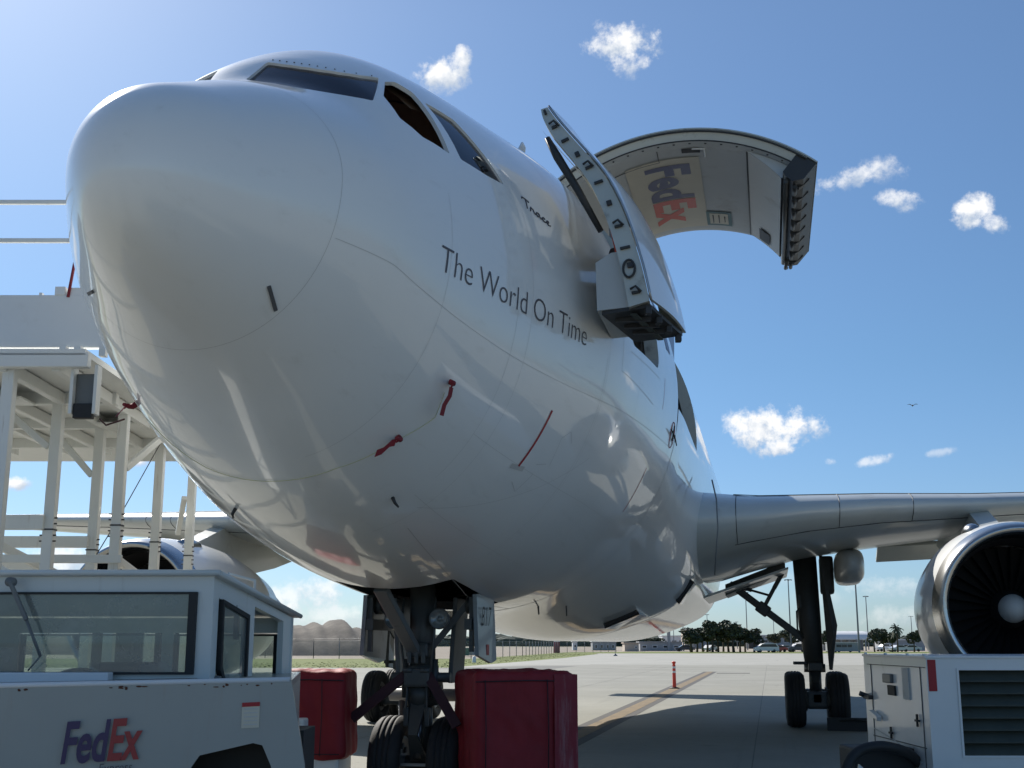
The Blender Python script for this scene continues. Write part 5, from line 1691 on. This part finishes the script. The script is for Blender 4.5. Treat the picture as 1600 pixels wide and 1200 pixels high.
    bx2 = N(); bx2.box((3.97, 13.75, .55), (.66, .6, .30), bev=.03); bx2.build('hose_box', M['black'], root)
    tr = N(); tr.prism([(3.50, 12.95, .30), (3.86, 12.95, .30), (3.56, 12.95, .58)], (0, .05, 0)); tr.beam((3.6, 13.0, .3), (4.4, 13.4, .4), .08, .08); tr.build('tow_bar', M['white_old'], root)


gpu()

# wheel chocks, safety post, bird


def chock(name, lat, dep, label):
    m = MB(); m.prism([(-.6, -.16, 0), (-.6, .16, 0), (-.6, .06, .2), (-.6, -.06, .2)], (1.2, 0, 0)); m.tube([(-.6, 0, .15), (-.75, 0, .2), (-.8, 0, .1)], .02, 6); m.box((.3, -.2, .06), (.5, .12, .12), bev=.02)
    o = m.build(name, M['black'], None); o.location = place(lat, dep); o.rotation_euler = (0, 0, YAW)
    tag(o, label, 'wheel chock', 'chocks at the main gear')


x, y = 5.5, 20.3
o_ = MB(); o_.prism([(-.55, -.16, 0), (-.55, .16, 0), (-.55, .05, .26), (-.55, -.05, .26)], (1.15, 0, 0)); o_.box((.52, -.05, .06), (.5, .3, .12), bev=.02); o_.tube([(-.3, -.1, .2), (0, -.14, .24), (.3, -.1, .2)], .02, 6)
o = o_.build('wheel_chock', M['black'], None); o.location = (5.5, 20.25, 0); tag(o, 'black wheel chock in front of the port main gear tyres', 'wheel chock')

t = thing('delineator_post', 'slim orange plastic safety post standing on the yellow line', 'safety post', (-.02, 43.7, 0))
m = MB(); m.lathe([(0, .0), (0, .2), (.04, .2), (.06, .1)], (0, 0, 0), 'z', 20); m.build('base', M['black'], t)
m = MB(); m.lathe([(.05, .075), (.9, .065), (.98, .05), (1.0, .08), (1.06, .08), (1.08, .03), (1.08, 0)], (0, 0, 0), 'z', 20); pst = m.build('post', M['delin'], t)
for z in (.62, .8):
    m = MB(); m.lathe([(z, .073), (z + .08, .0725)], (0, 0, 0), 'z', 20); m.build('reflective_band', M['white_plain'], pst)

d = look_dir(1426, 634); bp = CAM + d * 130
t = thing('bird', 'dark bird gliding alone in the open sky at right', 'bird', tuple(bp))
m = MB(); m.tube([(0, -.32, 0), (0, -.15, .02), (0, .1, 0), (0, .3, .02)], [.02, .07, .06, .01], 8); m.build('body', M['bird'], t)
for s in (1, -1):
    m = MB(); m.add([(s * .03, -.12, .02), (s * .03, .14, .02), (s * .28, .1, .16), (s * .28, -.16, .17), (s * .52, .04, .12), (s * .5, -.1, .13), (s * .03, 0, -.02), (s * .28, -.03, .13)],
                    [(0, 1, 2, 3), (3, 2, 4, 5), (0, 3, 7, 6), (6, 7, 2, 1)]); m.build('wing', M['bird'], t, recalc=False)

# ------------------------------------------------------------------ far side of the field


def far(px, d):
    """metres to the right, for something seen along that bearing at distance d"""
    return (px - 800) / 1935.7 * d


def zz(py, d):
    return 1.793 + (1005.2 - py) * d / 1980


def mound(pts, d, depth, name, seed):
    """an earth mound: ridge heights over bearings at distance d"""
    rg = np.random.default_rng(seed)
    n = 90; m = 26
    xs = np.linspace(pts[0][0], pts[-1][0], n); hs = np.interp(xs, [p[0] for p in pts], [p[1] for p in pts])
    ph = rg.uniform(0, 6, 12)
    vs = []
    for i, x in enumerate(xs):
        for j in range(m):
            v = j / (m - 1)
            prof = math.sin(PI * min(1, v * 1.02)) ** .8
            w = sum(math.sin(x * f * .035 + v * g * 5 + ph[k]) / (1 + k * .5) for k, (f, g) in enumerate([(1, 1), (2.3, .7), (4.4, 1.6), (8, 2.3)]))
            h = hs[i] * prof * (1 + .10 * w * (1 - abs(v - .5)))
            lx, dp = far(x, d + depth * (v - .5)), d + depth * (v - .5)
            p = place(lx, dp); vs.append((p[0], p[1], max(-.1, h + .05 * h * math.sin(x * .13 + v * 11) * math.sin(v * 8 + x * .05)) - .03))
    fs = [(i * m + j, i * m + j + 1, (i + 1) * m + j + 1, (i + 1) * m + j) for i in range(n - 1) for j in range(m - 1)]
    b = MB(); b.add(vs, fs, 0, True)
    return tag(b.build(name, M['mound'], None, recalc=False), kind='structure')


D = 205
hz = lambda py: zz(py, D)
mound([(330, 0), (380, hz(985)), (440, hz(980)), (470, hz(978)), (500, hz(975)), (530, hz(977)), (555, hz(978)), (590, hz(984)), (615, hz(992)), (640, hz(999)), (672, 0)], D, 34, 'sand_mound', 3)
mound([(-300, 0), (-200, hz(985)), (0, hz(978)), (200, hz(980)), (300, hz(990)), (360, 0)], D + 20, 40, 'sand_mound', 5)


def fence(name, pts, step, h, label):
    t = thing(name, label, 'fence', place(*pts[0]), YAW)
    bx, by = pts[0]
    proto = None; rail = MB((-bx, -by, 0)); net = MB((-bx, -by, 0))
    for (a, b), (c, d) in zip(pts[:-1], pts[1:]):
        L = math.hypot(c - a, d - b); k = max(1, int(L / step))
        for j in range(k + 1):
            x = a + (c - a) * j / k; y = b + (d - b) * j / k
            if proto is None:
                m = MB(); m.tube([(0, 0, 0), (0, 0, h)], .045, 8); m.tube([(0, 0, h), (0, -.2, h + .25)], .02, 6); proto = m.build('fence_post', M['pole'], t); o = proto
            else:
                o = proto.copy(); COL.objects.link(o)
            o.location = (x - bx, y - by, 0)
        rail.tube([(a, b, h - .03), (c, d, h - .03)], .02, 6); rail.tube([(a, b - .18, h + .24), (c, d - .18, h + .24)], .008, 4)
        net.quad([(a, b, .05), (c, d, .05), (c, d, h - .04), (a, b, h - .04)])
    rail.build('top_rail', M['pole'], t); net.build('chain_link_mesh', M['wire'], t, recalc=False)


fence('chain_link_fence', [(-48, 168), (-24, 150), (-6.6, 137), (1.5, 176), (8.6, 232), (22, 262)], 4.2, 2.1, 'long chain link fence beyond the grass in front of the sand mounds')


def wood():
    """far-off line of trees that reads as one mass"""
    m = MB(); rg = np.random.default_rng(2)
    for k in range(420):
        px = rg.uniform(-200, 1900); d = rg.uniform(720, 900); w = rg.uniform(5, 11); h = rg.uniform(5.2, 8.2)
        if px > 1000: h *= .8
        lx = far(px, d); q = place(lx, d)
        n = 7; vs = []; ring = 5
        for i in range(ring):
            zz_ = h * (i / (ring - 1)); r = w * (.75 + .3 * math.sin(PI * (i + .6) / ring)) * (1 if i < ring - 1 else .35)
            for a in range(n):
                rr = r * rg.uniform(.75, 1.2); vs.append((q[0] + rr * math.cos(2 * PI * a / n), q[1] + rr * .6 * math.sin(2 * PI * a / n), zz_ * rg.uniform(.9, 1.08)))
        fs = [(i * n + a, i * n + (a + 1) % n, (i + 1) * n + (a + 1) % n, (i + 1) * n + a) for i in range(ring - 1) for a in range(n)] + [tuple((ring - 1) * n + a for a in range(n))]
        m.add(vs, fs)
    tag(m.build('far_woodland', M['far_wood'], None, recalc=False), 'low dark belt of trees along the horizon', 'woodland', kind='stuff')


wood()


def leafball(mb, c, rx, rz, n, size, rg, flat=1.0):
    for _ in range(n):
        d = rg.normal(size=3); d /= np.linalg.norm(d); r = rg.uniform(.45, 1.0) ** .5
        p = np.array(c) + d * r * np.array((rx, rx, rz))
        a = rg.normal(size=3); a /= np.linalg.norm(a); b = np.cross(a, rg.normal(size=3)); b /= np.linalg.norm(b)
        s = size * rg.uniform(.6, 1.3)
        mb.add([p - a * s, p + b * s * .8, p + a * s, p - b * s * .7], [(0, 1, 2, 3)], int(rg.random() < .4))


def tree_proto(seed, h, w):
    rg = np.random.default_rng(seed)
    t = thing('shade_tree', '', 'tree')
    tr = MB(); tr.tube([(0, 0, 0), (.08, 0, h * .25), (.02, .05, h * .5)], [.22, .16, .1], 8)
    for k in range(5):
        a = rg.uniform(0, 6.3); tr.tube([(.05, .02, h * .33), (w * .3 * math.cos(a), w * .3 * math.sin(a), h * .6), (w * .5 * math.cos(a), w * .5 * math.sin(a), h * .8)], [.1, .06, .03], 6)
    tr.build('trunk', M['trunk'], t)
    cr = MB()
    for k in range(9):
        a = rg.uniform(0, 6.3); r = rg.uniform(0, .62) * w
        leafball(cr, (r * math.cos(a), r * math.sin(a), h * rg.uniform(.48, .86)), w * rg.uniform(.3, .46), h * rg.uniform(.11, .18), 130, .26, rg)
    cr.build('crown', [M['leafdark'], M['leafmid']], t, recalc=False)
    return t


def palm_proto():
    rg = np.random.default_rng(4)
    t = thing('palm_tree', '', 'palm tree')
    tr = MB(); tr.tube([(0, 0, 0), (.1, 0, 2), (.05, 0, 4.0)], [.24, .17, .16], 10); tr.build('trunk', M['trunk'], t)
    c = MB()
    for k in range(34):
        a = rg.uniform(0, 6.3); el = rg.uniform(-.7, 1.3); L = rg.uniform(1.2, 1.9)
        pts = []
        for i in range(6):
            s = i / 5; r = L * s * math.cos(el); z = 4.1 + L * s * math.sin(el) - .9 * s * s
            pts.append((r * math.cos(a), r * math.sin(a), z))
        for i in range(5):
            p = np.array(pts[i]); q = np.array(pts[i + 1]); sd = np.array((-math.sin(a), math.cos(a), 0)) * .26 * math.sin(PI * (i + .6) / 6.2)
            for sg in (1, -1):
                c.add([p, q, q + sd * sg - (0, 0, .13), p + sd * sg - (0, 0, .13)], [(0, 1, 2, 3)], int(k % 3 == 0))
    c.build('fronds', [M['leafdark'], M['leafmid']], t, recalc=False)
    return t


TREES = [(1105, 262, 5.6, 2.4, 'leaning dark tree between the tall and slim trees of the clump'), (1122, 258, 6.2, 2.2, 'dark tree with two limbs, left of the clump middle'), (1138, 263, 6.6, 2.3, 'dense tree just left of the tallest in the clump'), (1156, 257, 5.9, 2.2, 'dense tree just right of the tallest in the clump'), (1089, 258, 4.6, 2.3, 'bushy tree right of the low spreading one'), (1080, 252, 4.9, 2.9, 'low spreading tree at left end of the roadside clump, beside the belly'), (1098, 268, 6.0, 2.2, 'slim dark tree second from left in the roadside clump'),
         (1113, 255, 6.6, 2.4, 'tall dark tree in left half of the roadside clump'), (1130, 272, 6.4, 2.2, 'tree in the middle of the roadside clump'),
         (1146, 254, 6.9, 2.9, 'tallest broad tree of the roadside clump'), (1164, 262, 5.2, 2.0, 'shorter tree right of the tallest in the clump'),
         (1178, 256, 4.8, 2.2, 'round tree at right end of the roadside clump behind the minivan'), (1211, 300, 4.8, 2.2, 'small tree standing alone right of the minivan'),
         (1240, 288, 5.2, 3.2, 'wide tree just left of the port main gear leg'), (1291, 275, 4.6, 1.9, 'small tree just right of the port main gear door'),
         (1022, 330, 3.8, 2.6, 'small dark tree below the belly fairing, left of the clump'),
         (1366, 262, 5.0, 1.5, 'narrow tree right of the white curved roof'), (1381, 266, 4.8, 1.9, 'flat topped tree left of the shaggy palm'), (1394, 258, 4.7, 1.5, 'small dark tree tucked beside the shaggy palm'), (1428, 262, 4.6, 1.6, 'tree nearest to the engine inlet')]
protos = [tree_proto(11, 6, 2.4), tree_proto(12, 6, 2.4), tree_proto(13, 6, 2.4)]
for i, (px, d, h, w, lab) in enumerate(TREES):
    o = protos[i] if i < 3 else copy_tree(protos[i % 3])
    o.location = place(far(px, d), d); o.scale = (w / 2.4 * 1.25, w / 2.4 * 1.25, h / 6 * 1.02); o.rotation_euler = (0, 0, i * 1.7)
    tag(o, lab, 'tree', 'trees along the airport road')
pl = palm_proto(); pl.location = place(far(1402, 254), 254); pl.scale = (.85, .85, 1.18)
tag(pl, 'shaggy palm tree taller than the trees beside it, left of the engine', 'palm tree')

POLES = [(1342, 242, 15.8, .20, 'nearest and thickest light pole, rising behind the flap fairing'), (1236, 258, 15.0, .16, 'light pole just left of the main gear leg with a four lamp head'),
         (1357, 350, 15.0, .18, 'thinner light pole right of the thickest one, lamps against the sky'), (1168, 335, 15.5, .16, 'light pole seen through the gear side brace'),
         (1106, 540, 14.2, .2, 'distant light pole rising from the left of the tree clump'), (1068, 300, 8.8, .16, 'short light pole close beside the belly fairing'),
         (1210, 480, 11.5, .16, 'faint light pole right of the dark rooftop box'), (1304, 700, 17, .25, 'very faint distant light pole above the white curved roof'),
         (1226, 640, 13.0, .2, 'faint lamp pole behind the gear side brace lower end'), (1426, 520, 13, .2, 'faint light pole near the engine inlet'),
         (1152, 420, 9.0, .14, 'stubby pole standing behind the tallest tree'), (1053, 330, 6.4, .12, 'thin pole beside the thick grey pole below the belly')]
proto = None
for i, (px, d, h, r, lab) in enumerate(POLES):
    if proto is None:
        t = thing('light_pole', '', 'light pole')
        m = MB(); m.lathe([(0, 1.0), (1, .62)], (0, 0, 0), 'z', 12); m.build('pole', M['pole'], t)
        m = MB(); m.box((0, 0, .995), (8.5, .6, .006)); m.box((0, 0, .995), (.6, 8.5, .006)); m.build('crossarm', M['pole'], t)
        for q in (-4, 4):
            m = MB(); m.box((q, 0, .987), (1.8, 2.4, .012)); m.build('lamp_head', M['pole'], t)
            m = MB(); m.box((0, q, .987), (2.4, 1.8, .012)); m.build('lamp_head', M['pole'], t)
        proto = t; o = t
    else:
        o = copy_tree(proto)
    o.location = place(far(px, d), d); o.scale = (r, r, h); o.rotation_euler = (0, 0, .4 + i)
    tag(o, lab, 'light pole', 'tall light poles around the apron')
m = MB(); m.lathe([(0, .45), (5.4, .42)], (0, 0, 0), 'z', 14); o = m.build('grey_column', M['wall_grey'], None); o.location = place(far(1045, 300), 300)
tag(o, 'thick pale grey column standing below the belly fairing', 'column')


def building(name, px0, px1, top, d, depth, mat, label, cat='building', wins=None, roof=None, base=None):
    x0, x1 = far(px0, d), far(px1, d); h = zz(top, d)
    cx = (x0 + x1) / 2
    t = thing(name, label, cat, place(cx, d), YAW)
    w = x1 - x0
    m = MB(); m.box((0, depth / 2, h / 2), (w, depth, h), bev=.05); b = m.build('walls', mat, t)
    m = MB(); m.box((0, depth / 2, h + .12), (w + .5, depth + .5, .24), bev=.04); m.build('roof', roof or M['roofw'], t)
    for (a, z0, ww, hh) in (wins or []):
        m = MB(); m.box((a * w, -.03, z0 * h), (ww * w, .1, hh * h)); f = m.build('window', M['darkwin'], t)
        m = MB(); frame_rect(m, a * w - ww * w / 2 - .06, a * w + ww * w / 2 + .06, z0 * h - hh * h / 2 - .06, z0 * h + hh * h / 2 + .06, -.06, .1, .1); m.build('window_frame', M['roofw'], f)
    return t


building('flat_roofed_building', 1070, 1083, 984, 420, 9, M['beige'], 'beige flat roofed block with one dark window left of the tree clump', wins=[(.1, .8, .6, .16)])
building('long_building', 1083, 1108, 986, 430, 12, M['wall_grey'], 'grey low block just right of the beige one, behind the trees', wins=[(-.2, .5, .2, .2), (.2, .5, .2, .2)])
building('low_terminal', 1035, 1072, 994, 440, 10, M['roofw'], 'long white low building far behind the belly fairing', wins=[(-.3, .5, .2, .3), (.0, .5, .2, .3), (.3, .5, .2, .3)])
building('rooftop_plant', 1170, 1188, 987, 420, 8, M['dark'], 'dark box shaped building rising right of the tree clump', roof=M['dark'], wins=[(0, .5, .3, .2)])
building('grey_terminal', 1186, 1252, 993, 460, 14, M['wall_grey'], 'long grey terminal building behind the gear side brace', wins=[(-.35, .55, .12, .2), (-.1, .55, .12, .2), (.15, .55, .12, .2), (.38, .55, .12, .2)])
building('pale_shed', 1256, 1300, 1000.5, 320, 10, M['wall_grey'], 'pale shed with white roof seen past the gear door', wins=[(.2, .5, .2, .3)])
building('market_shed', 1385, 1445, 1000.5, 310, 10, M['wall_grey'], 'low white roofed shed behind the palm and engine', wins=[(-.3, .45, .2, .3), (.1, .45, .3, .3)])
building('beige_hut', 976, 998, 1005.5, 285, 6, M['beige'], 'plain beige hut behind the grass under the belly', wins=[(.3, .5, .12, .3)], roof=M['beige'])
building('white_roof_shed', 926, 962, 1003, 330, 8, M['wall_grey'], 'shed with bright white roof left of the beige hut', wins=[(-.35, .45, .1, .4), (-.1, .45, .1, .4), (.15, .45, .1, .4), (.38, .45, .1, .4)])
building('small_white_hut', 895, 902, 1003, 330, 5, M['roofw'], 'tiny white hut right of the red portable toilet', wins=[(0, .5, .4, .3)])
building('parked_hall', 1000, 1066, 1004, 300, 7, M['wall_grey'], 'long grey hall behind the grass left of the tree clump', wins=[(-.4, .5, .1, .3), (-.15, .5, .1, .3), (.1, .5, .1, .3), (.35, .5, .1, .3)], roof=M['wall_grey'])


def tent(px0, px1, top, d):
    x0, x1 = far(px0, d), far(px1, d); h = zz(top, d); w = x1 - x0; cx = (x0 + x1) / 2
    t = thing('fabric_hangar', 'white fabric hangar with long rounded roof right of the main gear', 'hangar', place(cx, d), YAW)
    m = MB(); n = 14; k = 12; vs = []
    for i in range(n + 1):
        f = i / n; x = -w / 2 + w * f
        s = 1 - max(0, (abs(f - .5) - .40) / .10) ** 2 * .5
        for j in range(k + 1):
            a = PI * j / k; vs.append((x, 5 - 5 * math.cos(a), 2.7 + (h - 2.7) * s * math.sin(a) ** .8 if 0 < j < k else 2.7))
    m.add(vs, [(i * (k + 1) + j, i * (k + 1) + j + 1, (i + 1) * (k + 1) + j + 1, (i + 1) * (k + 1) + j) for i in range(n) for j in range(k)], 0, True)
    m.build('roof', M['roofw'], t)
    for i in range(6):
        for yy in (.2, 9.8):
            m = MB(); m.box((-w / 2 + .2 + (w - .4) * i / 5, yy, 1.35), (.25, .25, 2.7)); m.build('support_column', M['wall_grey'], t)
    m = MB(); m.box((0, 9.9, 1.35), (w, .1, 2.6)); m.build('back_wall', M['wall_grey'], t)


tent(1301, 1367, 986, 300)


def car(name, kind, body_mat, label, lat, dep, rz):
    t = thing(name, label, kind, place(lat, dep), rz, 'vehicles parked beyond the apron')
    L, W = (4.9, 1.85) if kind == 'minivan' else (4.5, 1.75)
    if kind == 'minivan':
        pr = [(-2.4, .35), (-2.42, .95), (-1.75, 1.08), (-1.0, 1.68), (-.4, 1.78), (1.9, 1.76), (2.35, 1.1), (2.4, .35)]; wn = [(-1.55, 1.08), (-.95, 1.62), (1.75, 1.66), (2.1, 1.1)]
    elif kind == 'pickup truck':
        pr = [(-2.25, .4), (-2.25, 1.0), (-1.2, 1.1), (-.6, 1.7), (.6, 1.7), (.75, 1.1), (2.25, 1.08), (2.25, .4)]; wn = [(-1.05, 1.1), (-.55, 1.62), (.5, 1.62), (.62, 1.1)]
    else:
        pr = [(-2.2, .35), (-2.22, .8), (-1.3, .95), (-.6, 1.42), (.7, 1.42), (1.5, 1.0), (2.2, .9), (2.2, .35)]; wn = [(-1.15, .95), (-.55, 1.36), (.65, 1.36), (1.35, .98)]
    m = MB(); m.prism([(x, -W / 2, z) for x, z in pr], (0, W, 0)); m.build('body', body_mat, t)
    for s in (-1, 1):
        m = MB(); m.prism([(x, s * (W / 2 + .012), z) for x, z in wn], (0, -s * .02, 0)); m.build('side_glass', M['darkwin'], t)
        for xx in (-1.4, 1.4):
            m = MB(); m.lathe([(-.1, 0), (-.1, .31), (-.08, .33), (.08, .33), (.1, .31), (.1, 0)], (xx, s * (W / 2 - .1), .33), 'y', 16); m.build('wheel', M['tyre'], t)
    m = MB(); m.box((-2.3 if kind != 'sedan' else -2.2, .55, .7), (.06, .3, .14)); m.box((-2.3 if kind != 'sedan' else -2.2, -.55, .7), (.06, .3, .14)); m.build('headlight', M['lampglass'], t)


silver = principled('silver_paint', (.55, .57, .60), .3, metal=.4, coat=.5)
darkblue = principled('dark_blue_paint', (.03, .04, .07), .3, coat=.5)
redp = principled('car_red_paint', (.35, .03, .03), .3, coat=.5)
car('parked_minivan', 'minivan', M['white_plain'], 'white minivan with dark windows parked right of the tree clump', far(1197, 248), 248, YAW)
car('parked_sedan', 'sedan', redp, 'red car parked behind the white minivan', far(1213, 256), 256, YAW + .4)
car('parked_sedan', 'sedan', silver, 'silver car parked left of the main gear leg', far(1226, 268), 268, YAW + .2)
car('parked_pickup', 'pickup truck', darkblue, 'dark pickup parked right beside the main gear leg', far(1246, 258), 258, YAW + .2)
car('parked_sedan', 'sedan', darkblue, 'dark car at left end, under the low spreading tree', far(1070, 280), 280, YAW)
car('parked_sedan', 'sedan', M['white_plain'], 'small white car seen between the clump trunks', far(1109, 275), 275, YAW + .9)
car('parked_sedan', 'sedan', silver, 'silver car under the palm tree', far(1403, 270), 270, YAW + .3)
car('parked_sedan', 'sedan', M['white_plain'], 'white car under the tree nearest the engine', far(1424, 275), 275, YAW - .3)
car('parked_pickup', 'pickup truck', silver, 'silver pickup between palm and white curved roof', far(1383, 280), 280, YAW + .2)


def trailer():
    d = 250; x0, x1 = far(1294, d), far(1341, d); w = x1 - x0
    t = thing('office_trailer', 'pale office trailer with long dark window strip right of the main gear', 'trailer', place((x0 + x1) / 2, d), YAW)
    m = MB(); m.box((0, 1.2, 1.05), (w, 2.4, 1.7), bev=.08); b = m.build('body', M['wall_grey'], t)
    m = MB(); m.box((0, 1.2, 1.93), (w + .2, 2.6, .1), bev=.03); m.build('roof', M['roofw'], t)
    for a, ww in ((-2.1, .5), (-.9, 1.0), (.2, 1.0), (1.3, .8)):
        m = MB(); m.box((a, -.02, 1.3), (ww, .06, .5)); m.build('window', M['darkwin'], t)
    for x in (-1.6, -.9, 1.4):
        m = MB(); m.lathe([(-.1, 0), (-.1, .25), (.1, .25), (.1, 0)], (x, .2, .25), 'y', 14); m.build('wheel', M['tyre'], t)


trailer()
t = thing('portable_toilet', 'maroon portable toilet standing on the far grass', 'portable toilet', place(far(870, 236), 236), YAW)
m = MB(); m.box((0, 0, 1.05), (1.1, 1.1, 2.1), bev=.05); b = m.build('cabin', M['maroon'], t)
m = MB(); m.box((0, 0, 2.15), (1.2, 1.2, .14), bev=.05); m.build('roof', M['white_plain'], t)
m = MB(); m.box((.05, -.56, .95), (.75, .04, 1.75), bev=.01); m.build('door', M['maroon'], t)
for i, (px, d, lab, mt) in enumerate([(722, 176, 'green skip container left of the number plate gear door', M['green_paint']), (740, 182, 'small pale container right beside the green skip', M['wall_grey'])]):
    t = thing('skip_container', lab, 'container', place(far(px, d), d), YAW)
    m = MB(); m.prism([(-1.0, 0, .1), (1.0, 0, .1), (1.15, 0, 1.15), (-1.15, 0, 1.15)], (0, 1.6, 0)); m.build('hopper', mt, t)
    m = MB()
    for x in (-.6, 0, .6): m.box((x, -.04, .62), (.08, .08, 1.0))
    m.build('ribs', mt, t)
m = MB(); m.lathe([(0, .2), (.02, .2), (.55, .16), (.6, .05), (.6, 0)], (0, 0, 0), 'z', 12); o = m.build('marker_stub', M['white_plain'], None); o.location = place(far(741, 118), 118)
tag(o, 'small white marker stub in the grass below the right gear door', 'marker')
m = MB(); m.lathe([(0, .35), (.02, .35), (.3, .1)], (0, 0, 0), 'z', 10); m.lathe([(0, .04), (1.6, .03)], (0, 0, 0), 'z', 8); o = m.build('sign_stake', M['pole'], None); o.location = place(far(961, 180), 180)
tag(o, 'thin dark stake at the edge of the pale apron under the belly', 'stake')

# grass tufts along the turf edge
rg = np.random.default_rng(9); mb = MB()
for k in range(2400):
    f = rg.random()
    if f < .6:
        lat = rg.uniform(-42, -5); dep = 94.2 + abs(rg.normal()) * 14
        if dep > 140: continue
    else:
        s = rg.random(); lat = -5 + 20 * s - rg.random() * 7; dep = 94 + 122 * s + 2
    p = np.array(place(lat, dep, -.03)); h = rg.uniform(.02, .05); a = rg.uniform(0, 6.3); w = .1
    d = np.array((math.cos(a), math.sin(a), 0)) * w
    mb.add([p - d, p + d, p + d * .3 + (rg.normal() * .05, rg.normal() * .05, h)], [(0, 1, 2)])
tag(mb.build('grass_tufts', M['grass'], None, recalc=False), 'short green grass along the far edge of the apron', 'grass', kind='stuff')
